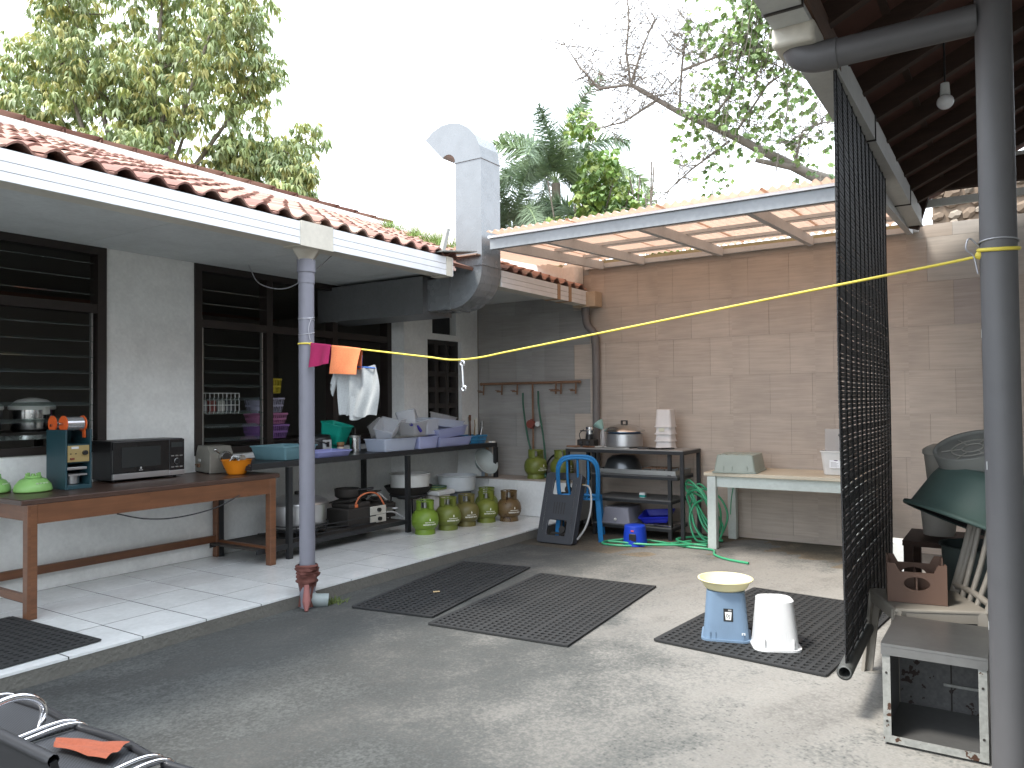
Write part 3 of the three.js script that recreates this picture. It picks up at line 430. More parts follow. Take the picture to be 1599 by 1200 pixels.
function basket(name, label, c, w, h, d, pos, ry = 0, group) {   // plastic basket of upright strips and two hoops
  const b = thing(name, label, 'basket', pos, ry, group), m = plastic(c), g = [rb(w * 0.86, 0.008, d * 0.86, 0.003, 0, 0.004, 0)];
  const bars = []; const n = Math.round((w + d) / 0.045);
  for (let i = 0; i < n; i++) { const t = i / n; for (const s of [-1, 1]) { bars.push(bar([(t - 0.5) * w * 0.86, 0.004, s * d * 0.43], [(t - 0.5) * w, h, s * d * 0.5], 0.014, 0.004)); bars.push(bar([s * w * 0.43, 0.004, (t - 0.5) * d * 0.86], [s * w * 0.5, h, (t - 0.5) * d], 0.014, 0.004)); } }
  part(b, 'bottom', g, m); part(b, 'side_strips', bars, m);
  const hoop = (k, y, t) => [bx(w * k + t, 0.018, t, 0, y, d * k / 2), bx(w * k + t, 0.018, t, 0, y, -d * k / 2), bx(t, 0.018, d * k - t, w * k / 2, y, 0), bx(t, 0.018, d * k - t, -w * k / 2, y, 0)];
  part(b, 'rim', hoop(1, h, 0.012), m); part(b, 'hoop', hoop(0.93, h * 0.5, 0.008), m); return b;
}
basket('plastic_basket', 'purple plastic basket on the inside shelf', [0.30, 0.16, 0.42], 0.26, 0.13, 0.36, [-6.36, 1.10, -5.15]);
basket('plastic_basket', 'pink plastic basket stacked on the purple one indoors', [0.55, 0.22, 0.40], 0.24, 0.10, 0.34, [-6.36, 1.245, -5.15]);
basket('plastic_basket', 'pale lilac basket at the top of the indoor stack', [0.45, 0.45, 0.58], 0.24, 0.14, 0.30, [-6.36, 1.36, -5.13]);
basket('hanging_basket', 'yellow plastic strainer basket hanging inside the second window', [0.62, 0.52, 0.05], 0.10, 0.14, 0.20, [-6.16, 1.55, -5.05], 0.3);
// ---------- black steel rack along the wall ----------
const RT = 0.945;   // rack top height
{
  const r = wthing('steel_rack', 'long black angle-iron rack with two shelves along the house wall', 'rack', [-5.62, 0.1, -6]);
  const z0 = -4.5, z1 = -7.72, xf = -5.3, xb = -5.93;
  part(r, 'top_shelf', [bb(xb, xf, RT - 0.012, RT, z0 + 0.35, z1)], M([0.05, 0.055, 0.06], 0.4, { map: rustMap }));
  part(r, 'top_frame', [bb(xf - 0.004, xf + 0.012, RT - 0.045, RT + 0.004, z0 + 0.36, z1 - 0.01), bb(xb - 0.012, xb + 0.002, RT - 0.045, RT + 0.004, z0 + 0.36, z1 - 0.01), bb(xb, xf, RT - 0.05, RT - 0.014, z1 - 0.004, z1 - 0.02), bb(xb, xf, RT - 0.05, RT - 0.014, z0 + 0.365, z0 + 0.35)], mt.blackIron);
  part(r, 'bottom_shelf', [bb(xb, xf - 0.02, 0.215, 0.23, z0 + 0.3, -6.08)], M([0.05, 0.042, 0.035], 0.8, { map: rustMap })); part(r, 'bottom_frame', [bb(xf - 0.018, xf + 0.008, 0.19, 0.232, z0 + 0.3, -6.09), bb(xb - 0.01, xb - 0.002, 0.19, 0.232, z0 + 0.3, -6.09)], mt.blackIron);
  for (const [x, z] of [[xf - 0.005, -4.54], [xf - 0.005, -6.10], [xf - 0.005, z1], [xb, -4.3], [xb, -6.10], [xb, z1]]) part(r, 'leg', [bx(0.042, RT - 0.15, 0.005, x, (RT - 0.05 + 0.1) / 2, z + 0.02), bx(0.005, RT - 0.15, 0.042, x + 0.019, (RT - 0.05 + 0.1) / 2, z - 0.003)], mt.blackIron);
}
function box(name, label, cat, c, w0, d0, w1, d1, h, pos, ry = 0, mat, group, tilt) {
  const b = thing(name, label, cat, pos, ry, group); if (tilt) b.rotation.set(tilt[0], ry, tilt[1]);
  part(b, 'shell', tub(w0, d0, w1, d1, h, 0.02), mat || plastic(c)); return b;
}
box('plastic_tray', 'dull teal plastic tray at the near end of the steel rack', 'tray', [0.16, 0.30, 0.34], 0.36, 0.36, 0.41, 0.42, 0.125, [-5.58, RT + 0.002, -4.72], 0.12);
box('plastic_tray', 'shallow lilac tray behind the downpipe on the steel rack', 'tray', [0.30, 0.32, 0.62], 0.24, 0.40, 0.27, 0.44, 0.06, [-5.44, RT + 0.002, -5.08]);
{ const c = thing('slow_cooker', 'small black cooker with grey control face behind the downpipe', 'cooker', [-5.74, RT + 0.002, -5.28]); part(c, 'body', la([[0.001, 0], [0.11, 0], [0.125, 0.03], [0.125, 0.15], [0.11, 0.19], [0.001, 0.2]], 0, 0, 0, 28), mt.blackPl); part(c, 'control_face', rb(0.02, 0.11, 0.11, 0.02, 0.12, 0.09, 0), plastic([0.5, 0.52, 0.52])); part(c, 'display', bx(0.004, 0.05, 0.035, 0.132, 0.10, 0), mt.blackPl); part(c, 'handle', tor(0.125, 0.007, 0.02, 0.10, 0, 1.2, 0, Math.PI), mt.blackPl); }
{ const c = thing('crate', 'bright teal plastic crate standing tilted behind the black cooker', 'crate', [-5.82, RT + 0.002, -5.55]); c.rotation.z = 0; const m = plastic([0.01, 0.36, 0.27]); part(c, 'shell', place(tub(0.2, 0.2, 0.24, 0.26, 0.2, 0.03), 0, 0.1, 0, 0, 0.3, -0.25), m); part(c, 'foot', bx(0.12, 0.12, 0.16, 0.0, 0.06, 0), m); }
{ const j = thing('coffee_jar', 'brown glass jar with pale label beside the black cooker', 'jar', [-5.58, RT + 0.002, -5.42]); part(j, 'glass', cy(0.035, 0.035, 0.09, 0, 0.045, 0), MP([0.12, 0.05, 0.025], 0.2)); part(j, 'lid', cy(0.036, 0.036, 0.025, 0, 0.103, 0), plastic([0.3, 0.18, 0.08])); part(j, 'label', cy(0.0355, 0.0355, 0.04, 0, 0.05, 0, 24, true), M([0.6, 0.5, 0.4], 0.6)); }
{ const j = thing('steel_canister', 'upright steel canister with wire bail left of the clear boxes', 'canister', [-5.62, RT + 0.002, -5.66]); part(j, 'body', [cy(0.055, 0.055, 0.15, 0, 0.075, 0, 32), tor(0.0555, 0.003, 0, 0.03, 0), tor(0.0555, 0.003, 0, 0.12, 0)], mt.steel); part(j, 'lid', [cy(0.058, 0.058, 0.02, 0, 0.162, 0, 32)], mt.steelDull); part(j, 'bail', [tor(0.05, 0.0025, 0.03, 0.1, 0, 0, Math.PI / 2, Math.PI), rod([0.03, 0.1, 0.05], [0.03, 0.06, 0.06], 0.0025)], mt.wire); part(j, 'tap', [rod([0, 0.17, 0], [0, 0.24, 0], 0.008)], mt.sooty); }
const cp1 = clearP([0.80, 0.85, 0.94], 0.65), cp2 = clearP([0.88, 0.90, 0.93], 0.7), cp3 = clearP([0.66, 0.70, 0.92], 0.55), cp4 = clearP([0.90, 0.90, 0.90], 0.78);
box('clear_box', 'large clear bluish food box at the left of the box pile', 'food box', 0, 0.26, 0.46, 0.29, 0.50, 0.13, [-5.46, RT + 0.002, -6.02], 0, cp1, 'clear food boxes on the steel rack');
box('clear_box', 'pale lilac food box in the middle of the rack front', 'food box', 0, 0.26, 0.29, 0.29, 0.32, 0.13, [-5.45, RT + 0.002, -6.46], 0, cp3, 'clear food boxes on the steel rack');
box('clear_box', 'wide lilac food box at the right of the rack front', 'food box', 0, 0.30, 0.56, 0.34, 0.60, 0.10, [-5.49, RT + 0.002, -6.96], 0, cp3, 'clear food boxes on the steel rack');
box('clear_box', 'lilac food box stacked askew on the right one', 'food box', 0, 0.28, 0.52, 0.32, 0.58, 0.11, [-5.50, RT + 0.105, -6.93], 0.06, cp3, 'clear food boxes on the steel rack', [0.07, 0]);
box('clear_box', 'top lilac food box with slanting lid edge on the right stack', 'food box', 0, 0.28, 0.50, 0.30, 0.54, 0.09, [-5.52, RT + 0.215, -6.90], -0.05, cp1, 'clear food boxes on the steel rack', [-0.10, 0]);
box('clear_box', 'six-sided looking clear tub tipped on its side over the left box', 'food box', 0, 0.16, 0.22, 0.20, 0.26, 0.14, [-5.50, RT + 0.155, -6.0], 0.3, cp2, 'clear food boxes on the steel rack', [0.5, -0.4]);
box('clear_box', 'frosted tub leaning behind the tipped clear tub', 'food box', 0, 0.18, 0.2, 0.2, 0.24, 0.15, [-5.66, RT + 0.14, -6.12], -0.2, cp4, 'clear food boxes on the steel rack', [-0.3, 0.5]);
box('clear_box', 'tall frosted tub propped up at the peak of the box pile', 'food box', 0, 0.18, 0.22, 0.21, 0.26, 0.18, [-5.62, RT + 0.2, -6.5], 0.5, cp2, 'clear food boxes on the steel rack', [-0.5, 0.5]);
box('clear_box', 'clear deep tub with blue lid flap in the pile middle', 'food box', 0, 0.2, 0.24, 0.23, 0.28, 0.17, [-5.50, RT + 0.14, -6.42], 0.1, cp4, 'clear food boxes on the steel rack', [0.12, -0.1]);
box('clear_box', 'frosted tub with ribbed sides standing in front of the peak', 'food box', 0, 0.18, 0.2, 0.2, 0.22, 0.17, [-5.47, RT + 0.14, -6.62], 0, cp2, 'clear food boxes on the steel rack', [0, 0.06]);
box('clear_box', 'grey frosted tub in front of the cement vent', 'food box', 0, 0.16, 0.2, 0.2, 0.26, 0.16, [-5.66, RT + 0.20, -7.1], -0.1, cp4, 'clear food boxes on the steel rack', [-0.15, -0.2]);
solo('blue_lid_strip', 'dark blue curved lid strip stuck in the pile of clear boxes', 'lid_strip', tube([[-5.40, RT + 0.27, -6.26], [-5.38, RT + 0.25, -6.34], [-5.37, RT + 0.19, -6.40]], 0.018, 16, 6), plastic([0.05, 0.04, 0.30]));  // strip of a blue box lid among the clear boxes
solo('baking_tray', 'thin grey metal tray lying across the clear boxes', 'tray', [bx(0.28, 0.008, 0.5, 0, 0, 0)], mt.steelDull, null, [-5.46, RT + 0.142, -6.2]);
basket('utensil_basket', 'blue plastic basket with utensils at the far end of the rack', [0.05, 0.26, 0.48], 0.24, 0.09, 0.34, [-5.52, RT + 0.002, -7.50]);
for (let i = 0; i < 6; i++) solo('kitchen_tool', ['black handled tool leaning at the far right of the blue basket', 'steel tongs in the blue basket', 'wooden spoon in the blue basket', 'pale whisk handle in the blue basket', 'grey spatula in the blue basket', 'short brown brush in the blue basket'][i], 'utensil', [rod([0, 0, 0], [0.02, 0.2 + 0.02 * i, -0.06 + i * 0.02], 0.009), rb(0.012, 0.07, 0.04, 0.005, 0.02, 0.2 + 0.02 * i, -0.06 + i * 0.02)], [mt.blackPl, mt.steel, M([0.4, 0.28, 0.15], 0.7), plastic([0.7, 0.68, 0.6]), mt.steelDull, mt.brown][i], 'utensils in the blue basket', [-5.5 + (i % 2) * 0.06, RT + 0.012, -7.62 + i * 0.045]);
// leaning boards between rack end and ledge
for (let i = 0; i < 5; i++) solo('cutting_board', ['white', 'blue grey', 'pale wooden', 'dull metal', 'cream'][i] + ' flat board leaning at the far end of the rack', 'board', [place(rb(0.30, 0.44, 0.012, 0.004), 0, 0.22, 0, -0.28, 0.5)], [mt.white, M([0.3, 0.36, 0.42], 0.6), M([0.45, 0.36, 0.25], 0.7, { map: grain }), mt.steelDull, M([0.6, 0.57, 0.5], 0.6)][i], 'boards leaning at the rack end', [-5.62 + i * 0.035, 0.53, -7.62 - i * 0.02]);
// under the rack
{ const p = thing('aluminium_pot', 'large dented aluminium pot on the lower rack shelf', 'pot', [-5.60, 0.30, -4.90]); p.scale.setScalar(1.1); part(p, 'body', la([[0.001, 0], [0.20, 0], [0.225, 0.02], [0.235, 0.20], [0.245, 0.205]], 0, 0, 0, 44), mt.alum); part(p, 'lid', la([[0.246, 0.207], [0.24, 0.225], [0.16, 0.26], [0.05, 0.275], [0.001, 0.275]], 0, 0, 0, 44), mt.alum); part(p, 'lid_knob', rb(0.05, 0.03, 0.05, 0.01, 0, 0.29, 0), mt.sooty); }
{ const w = thing('wire_stand', 'black wire stand holding the aluminium pot', 'stand', [-5.60, 0.232, -4.90]); const g = []; for (let i = 0; i < 8; i++) { const a = i * Math.PI / 4; g.push(rod([0.24 * Math.cos(a), 0, 0.24 * Math.sin(a)], [0.27 * Math.cos(a), 0.11, 0.27 * Math.sin(a)], 0.005)); } part(w, 'ring', [tor(0.27, 0.006, 0, 0.11, 0), tor(0.24, 0.006, 0, 0.006, 0), tor(0.25, 0.006, 0, 0.062, 0)], mt.blackIron); part(w, 'uprights', g, mt.blackIron); part(w, 'long_rails', [rod([-0.2, 0.03, 0.3], [0.25, 0.03, -0.62], 0.006), rod([0.27, 0.1, 0.3], [0.27, 0.1, -0.75], 0.006), rod([0.27, 0.03, 0.3], [0.27, 0.03, -0.75], 0.006)], mt.blackIron); }
{ const s = thing('gas_stove', 'old sooty gas stove with white knob panel on the lower shelf', 'stove', [-5.52, 0.232, -5.66]); part(s, 'body', [rb(0.30, 0.16, 0.52, 0.01, -0.04, 0.10, 0.05), rb(0.26, 0.05, 0.3, 0.02, -0.06, 0.20, 0.1)], mt.sooty); const f = part(s, 'front_panel', [bx(0.012, 0.085, 0.22, 0.125, 0.135, -0.09), bx(0.012, 0.075, 0.22, 0.125, 0.05, -0.09)], M([0.55, 0.53, 0.48], 0.5, { map: grime })); part(f, 'knob', cax('x', 0.02, 0.03, 0.14, 0.14, -0.09, 16), mt.blackPl); part(f, 'knob', cax('x', 0.02, 0.03, 0.14, 0.05, -0.10, 16), mt.blackPl); part(s, 'burner', [tor(0.08, 0.014, -0.05, 0.235, 0.1), cy(0.05, 0.06, 0.05, -0.05, 0.24, 0.1)], mt.sooty); part(s, 'cover', place(rb(0.3, 0.012, 0.46, 0.005), -0.08, 0.27, 0.02, 0.15, 0, 0.1), mt.sooty);
  part(s, 'orange_hose', tube([[0.05, 0.20, 0.16], [0.08, 0.29, 0.12], [0.1, 0.32, 0.0], [0.1, 0.28, -0.12], [0.11, 0.14, -0.22]], 0.009), mt.orangeHose); part(s, 'orange_valve', rb(0.04, 0.035, 0.04, 0.006, 0.06, 0.2, 0.16), M([0.6, 0.15, 0.05], 0.5)); part(s, 'grey_hose', tube([[0, 0.24, -0.05], [0.05, 0.3, -0.14], [0.08, 0.22, -0.26]], 0.010), mt.greyHose); part(s, 'grey_hose', tube([[0.12, 0.1, -0.2], [0.14, 0.09, -0.3], [0.17, 0.02, -0.42]], 0.010), mt.greyHose); }
function basin(name, label, r0, r1, h, mat, pos, cat = 'basin') { const b = thing(name, label, cat, pos); part(b, 'bowl', la([[0.001, 0], [r0, 0], [r0 + 0.012, 0.01], [r1, h], [r1 + 0.012, h], [r1 + 0.012, h + 0.008], [r1 - 0.004, h + 0.008], [r0 + 0.004, 0.014], [0.001, 0.006]], 0, 0, 0, 44), mat); return b; }
{ const w = thing('black_wok', 'wide sooty wok under the big white basin', 'wok', [-5.66, 0.235, -6.52]); part(w, 'pan', la([[0.001, 0.13], [0.12, 0.15], [0.22, 0.22], [0.27, 0.29], [0.262, 0.292], [0.21, 0.226], [0.12, 0.158], [0.001, 0.138]], 0, 0, 0, 40), mt.sooty); part(w, 'stand', [tor(0.2, 0.012, 0, 0.19, 0), ...[0, 1, 2].map(i => rod([0.2 * Math.cos(i * 2.1), 0.19, 0.2 * Math.sin(i * 2.1)], [0.22 * Math.cos(i * 2.1), -0.13, 0.22 * Math.sin(i * 2.1)], 0.01))], mt.blackIron); part(w, 'burner_bar', [bx(0.06, 0.04, 0.26, 0.26, 0.03, 0.05)], mt.steelDull); }
basin('white_basin', 'big white plastic basin on the sooty wok under the rack', 0.20, 0.215, 0.16, plastic([0.68, 0.69, 0.66], 0.5), [-5.62, 0.50, -6.50]);
{ const b = thing('white_bucket', 'off white bucket with pale square lid between the white basins', 'bucket', [-5.50, 0.102, -6.83]); part(b, 'pail', la([[0.001, 0], [0.12, 0], [0.14, 0.30], [0.001, 0.30]], 0, 0, 0, 30), plastic([0.45, 0.42, 0.38])); part(b, 'lid', rb(0.28, 0.05, 0.30, 0.012, 0, 0.33, 0), plastic([0.70, 0.71, 0.70])); part(b, 'green_cloth', rb(0.2, 0.025, 0.2, 0.012, -0.02, 0.37, 0.02), M([0.25, 0.33, 0.12], 0.9, { map: grime })); part(b, 'hose_loop', tor(0.12, 0.006, -0.02, 0.39, 0), mt.hoseDark); }
basin('grey_bucket', 'blue grey bucket carrying the second white basin', 0.14, 0.17, 0.30, plastic([0.16, 0.18, 0.22]), [-5.52, 0.102, -7.22], 'bucket');
basin('white_basin', 'second white basin on the blue grey bucket behind the gas cylinders', 0.20, 0.225, 0.17, plastic([0.60, 0.64, 0.66], 0.5), [-5.52, 0.412, -7.22]);
{ const b = basin('grey_bowl', 'frosted grey bowl tipped up by the right rack leg', 0.09, 0.16, 0.10, plastic([0.42, 0.47, 0.46], 0.6), [-5.42, 0.68, -7.58]); b.rotation.set(0.3, 0, -1.0); }
// ---------- gas cylinders ----------
{
  const txt = print(256, 128, (c, w, h) => { c.clearRect(0, 0, w, h); c.fillStyle = '#f2f2e8'; c.font = 'bold 25px sans-serif'; c.textAlign = 'center'; c.fillText('HANYA UNTUK', w / 2, 74); c.fillText('MASYARAKAT MISKIN', w / 2, 108, 240); c.beginPath(); c.moveTo(128, 8); c.quadraticCurveTo(148, 36, 128, 50); c.quadraticCurveTo(108, 36, 128, 8); c.fill(); });
  const collarShape = (a0, a1) => { const pos = [], n = 10, r = 0.086, t = 0.004; for (let i = 0; i < n; i++) { const A = a0 + (a1 - a0) * i / n, B = a0 + (a1 - a0) * (i + 1) / n; const P = (a, y, q) => [q * Math.cos(a), y, q * Math.sin(a)]; for (const q of [r, r - t]) { pos.push(...P(A, 0.235, q), ...P(B, 0.235, q), ...P(B, 0.318, q), ...P(A, 0.235, q), ...P(B, 0.318, q), ...P(A, 0.318, q)); } pos.push(...P(A, 0.318, r), ...P(B, 0.318, r), ...P(B, 0.318, r - t), ...P(A, 0.318, r), ...P(B, 0.318, r - t), ...P(A, 0.318, r - t)); } const g = new THREE.BufferGeometry(); g.setAttribute('position', new THREE.Float32BufferAttribute(pos, 3)); g.computeVertexNormals(); return g; };
  function gas(label, c, pos, ry, rusty) {
    const g = thing('gas_cylinder', label, 'gas cylinder', pos, ry, 'small gas cylinders'); g.scale.setScalar(1.06); const m = MP(c, 0.45, { map: rusty ? rustMap : scuff });
    const b = part(g, 'body', la([[0.001, 0.03], [0.07, 0.035], [0.112, 0.06], [0.13, 0.10], [0.131, 0.15], [0.122, 0.19], [0.095, 0.225], [0.05, 0.245], [0.001, 0.25]], 0, 0, 0, 40), m); part(b, 'weld_seam', tor(0.1315, 0.0025, 0, 0.128, 0), m);
    part(g, 'foot_ring', la([[0.095, 0], [0.1, 0], [0.095, 0.05], [0.09, 0.05], [0.095, 0]], 0, 0, 0, 36), m);
    part(g, 'collar', collarShape(0.85, 2.6), m); part(g, 'collar', collarShape(3.3, 4.6), m); part(g, 'collar', collarShape(5.2, 6.15), m); part(g, 'collar_ring', tor(0.0845, 0.0055, 0, 0.317, 0), m);
    part(g, 'valve', [cy(0.016, 0.02, 0.05, 0, 0.27, 0, 14), cy(0.012, 0.012, 0.03, 0, 0.305, 0, 12)], mt.steelDull);
    const pg = new THREE.CylinderGeometry(0.1322, 0.1322, 0.085, 16, 1, true, -0.55, 1.1); pg.rotateY(Math.PI / 2 - 0.0); part(g, 'print', pg.translate(0, 0.125, 0), M(0xffffff, 0.5, { map: txt, transparent: true, alphaTest: 0.5, side: THREE.DoubleSide }), true);
  }
  const G1 = [0.16, 0.26, 0.025], G2 = [0.15, 0.18, 0.03], Y = 0.1;
  gas('bright green gas cylinder nearest the rack leg, first of the floor row', G1, [-5.10, Y, -6.13], -0.5);
  gas('olive gas cylinder second in the floor row', G2, [-5.06, Y, -6.46], -0.45);
  gas('dusty brownish gas cylinder third in the floor row', [0.15, 0.13, 0.04], [-5.04, Y, -6.76], -0.5);
  gas('yellow green gas cylinder fourth in the floor row', [0.17, 0.20, 0.03], [-5.0, Y, -7.08], -0.6);
  gas('green gas cylinder tucked behind the rusty one', [0.16, 0.21, 0.03], [-5.22, Y, -7.40], -0.6);
  gas('rusty brown gas cylinder at the right end of the floor row', [0.16, 0.10, 0.04], [-4.82, Y, -7.27], -0.5, true);
  gas('olive gas cylinder standing alone on the white ledge', G2, [-4.80, 0.528, -7.83], -0.3);
  gas('olive gas cylinder on the ledge behind the blue chair', G2, [-4.47, 0.528, -7.88], -0.2);
}
{ // gas manifold on the wall
  const g = wthing('gas_manifold', 'rusty gas manifold pipe with valves on the grey tiles', 'gas pipe', [-4.95, 0.9, -7.98]); const z = -7.985, y = 1.67;
  part(g, 'main_pipe', [cax('x', 0.016, 1.42, -4.99, y, z), sp(0.02, -4.28, y, z), sp(0.02, -5.70, y, z)], mt.rustPipe);
  part(g, 'drop_pipe', [rod([-4.93, y, z], [-4.93, 0.62, z], 0.012)], mt.rustPipe);
  for (const x of [-5.66, -5.38, -5.15, -4.60, -4.53, -4.33]) { const v = part(g, 'valve', [rod([x, y - 0.01, z], [x, y - 0.14, z + 0.01], 0.010), cax('x', 0.009, 0.08, x - 0.03, y - 0.10, z + 0.012)], mt.rustPipe); part(v, 'lever', bx(0.06, 0.008, 0.012, x - 0.05, y - 0.085, z + 0.03), mt.brown); }
  part(g, 'regulator', [cax('z', 0.05, 0.05, -4.94, 1.17, z + 0.03, 24), cy(0.02, 0.02, 0.12, -4.94, 1.17, z + 0.01)], M([0.22, 0.05, 0.035], 0.6, { map: grime })); part(g, 'gauge', cax('z', 0.03, 0.03, -4.84, 1.17, z + 0.035, 20), mt.white); part(g, 'bracket', bx(0.12, 0.05, 0.03, -4.86, 0.83, z + 0.01), mt.rustPipe);
  part(g, 'green_hose', tube([[-5.06, y - 0.12, z + 0.02], [-5.05, 1.4, z + 0.03], [-4.98, 1.0, z + 0.04], [-4.90, 0.8, z + 0.06], [-4.70, 0.57, z + 0.1]], 0.011), mt.hoseDark); part(g, 'green_hose', tube([[-4.84, y - 0.1, z + 0.02], [-4.83, 1.4, z + 0.03], [-4.76, 1.0, z + 0.04], [-4.71, 0.7, z + 0.08], [-4.69, 0.54, z + 0.12]], 0.011), mt.hoseDark); part(g, 'black_hose', tube([[-4.70, 0.56, z + 0.1], [-4.66, 0.72, z + 0.11], [-4.58, 0.8, z + 0.12], [-4.47, 0.83, z + 0.12]], 0.012), mt.blackPl);
}

{ // more dark kitchen iron on the lower shelf
  const f = thing('burner_frame', 'sooty cast iron burner frame lying behind the old gas stove', 'burner', [-5.72, 0.232, -5.98]); const g = []; for (let i = 0; i < 5; i++) g.push(rod([-0.14 + i * 0.07, 0.16, -0.2], [-0.14 + i * 0.07, 0.18, 0.2], 0.008)); part(f, 'grate', [...g, tor(0.15, 0.012, 0, 0.2, 0), tor(0.09, 0.01, 0, 0.2, 0)], mt.sooty); part(f, 'box', rb(0.34, 0.15, 0.42, 0.01, 0, 0.08, 0), mt.sooty); part(f, 'gas_tap', [bx(0.05, 0.04, 0.09, 0.2, 0.1, -0.05), rod([0.2, 0.1, -0.1], [0.24, 0.1, -0.16], 0.012)], mt.alum);
  const p = thing('black_kettle', 'black round pan standing on the old gas stove', 'pan', [-5.62, 0.50, -5.55]); part(p, 'body', la([[0.001, 0], [0.10, 0], [0.125, 0.02], [0.13, 0.09], [0.12, 0.095], [0.11, 0.03], [0.001, 0.02]], 0, 0, 0, 30), mt.sooty); part(p, 'handle', rod([0.12, 0.08, -0.03], [0.26, 0.1, -0.1], 0.012), mt.blackPl);
}
// ---------- plastic chairs ----------
function chair(label, c, pos, ry) {   // front faces local +z
  const t = thing('plastic_chair', label, 'chair', pos, ry), m = plastic(c, 0.5);
  part(t, 'seat', [rb(0.42, 0.022, 0.42, 0.01, 0, 0.43, 0.0), bx(0.40, 0.05, 0.014, 0, 0.405, 0.205), bx(0.014, 0.05, 0.38, 0.2, 0.405, 0), bx(0.014, 0.05, 0.38, -0.2, 0.405, 0)], m);
  for (const sx of [-1, 1]) { part(t, 'leg', [bar([sx * 0.195, 0.43, 0.195], [sx * 0.225, 0, 0.235], 0.05, 0.016), bar([sx * 0.205, 0.43, 0.17], [sx * 0.232, 0, 0.215], 0.014, 0.045)], m); part(t, 'leg', [bar([sx * 0.195, 0.43, -0.195], [sx * 0.225, 0, -0.25], 0.05, 0.016), bar([sx * 0.205, 0.43, -0.17], [sx * 0.232, 0, -0.23], 0.014, 0.045)], m); }
  const arch = []; const P = (u, v) => [u, 0.43 + v, -0.20 - v * 0.22 - 0.02 * Math.sin(v * 5)];
  const pts = [P(-0.20, 0), P(-0.21, 0.2), P(-0.20, 0.36), P(-0.15, 0.43), P(0, 0.455), P(0.15, 0.43), P(0.20, 0.36), P(0.21, 0.2), P(0.20, 0)];
  part(t, 'back_frame', [tube(pts, 0.017, 50, 8), tube(pts.map(([x, y, z]) => [x * 0.93, 0.43 + (y - 0.43) * 0.95, z - 0.012]), 0.014, 50, 8)], m);
  const sl = (x, top) => tube([P(x * 0.8, 0.0), P(x, 0.2), P(x * 1.02, top)], 0.013, 14, 6).scale(1, 1, 1);
  for (const x of [-0.105, 0, 0.105]) part(t, 'back_slat', sl(x, x ? 0.41 : 0.44), m);
  part(t, 'back_rail', tube([P(-0.2, 0.04), P(0, 0.05), P(0.2, 0.04)], 0.016, 14, 6), m);
  return t;
}
chair('blue plastic chair behind the leaning gas stove', [0.02, 0.17, 0.40], [-3.88, 0, -7.22], Math.PI + 0.42);
chair('grey weathered plastic chair behind the steel cabinet', [0.30, 0.275, 0.235], [-0.395, 0, -4.36], -1.15);
{ // leaning two-burner stove top
  const s = thing('leaning_stove', 'dark grey two-burner stove leaning upright against the blue chair', 'stove', [-3.93, 0.01, -6.76]); s.rotation.x = -0.33;
  const sh = new THREE.Shape(); const W = 0.205, H = 0.72, rr_ = 0.03; sh.moveTo(-W + rr_, 0); sh.lineTo(W - rr_, 0); sh.quadraticCurveTo(W, 0, W, rr_); sh.lineTo(W, H - rr_); sh.quadraticCurveTo(W, H, W - rr_, H); sh.lineTo(-W + rr_, H); sh.quadraticCurveTo(-W, H, -W, H - rr_); sh.lineTo(-W, rr_); sh.quadraticCurveTo(-W, 0, -W + rr_, 0);
  for (const y0 of [0.07, 0.49]) { const h = new THREE.Path(), a = 0.115, b = 0.17, r = 0.03; h.moveTo(-a + r, y0); h.lineTo(a - r, y0); h.quadraticCurveTo(a, y0, a, y0 + r); h.lineTo(a, y0 + b - r); h.quadraticCurveTo(a, y0 + b, a - r, y0 + b); h.lineTo(-a + r, y0 + b); h.quadraticCurveTo(-a, y0 + b, -a, y0 + b - r); h.lineTo(-a, y0 + r); h.quadraticCurveTo(-a, y0, -a + r, y0); sh.holes.push(h); }
  const g = M([0.045, 0.048, 0.055], 0.45, { map: scuff });
  part(s, 'top_plate', new THREE.ExtrudeGeometry(sh, { depth: 0.012, bevelEnabled: true, bevelSize: 0.006, bevelThickness: 0.006, bevelSegments: 2 }), g);
  part(s, 'skirt', [bx(0.012, 0.68, 0.09, 0.196, 0.36, -0.045), bx(0.012, 0.68, 0.09, -0.196, 0.36, -0.045), bx(0.38, 0.012, 0.09, 0, 0.014, -0.045), bx(0.38, 0.012, 0.09, 0, 0.706, -0.045)], g);
  for (let i = 0; i < 5; i++) part(s, 'vent_slot', bx(0.006, 0.12, 0.003, -0.06 + i * 0.03, 0.355, 0.0195), mt.sooty);
  for (const x of [-0.16, 0.16]) part(s, 'pinstripe', bx(0.003, 0.5, 0.002, x, 0.36, 0.019), mt.steel);
  for (const y of [0.15, 0.57]) part(s, 'burner', [cax('z', 0.035, 0.03, 0.03, y, -0.06), bx(0.02, 0.3, 0.01, 0.0, y + 0.03, -0.08), bx(0.2, 0.02, 0.01, 0, y - 0.04, -0.07)], mt.sooty);
  part(s, 'gas_hose', tube([[0.2, 0.62, -0.04], [0.28, 0.6, -0.03], [0.34, 0.4, -0.02], [0.32, 0.18, 0.0], [0.24, 0.06, -0.02]], 0.011), mt.greyHose); part(s, 'hose_joint', [rod([0.19, 0.62, -0.04], [0.23, 0.62, -0.038], 0.012)], M([0.5, 0.35, 0.12], 0.4, { metalness: 0.8 }));
}
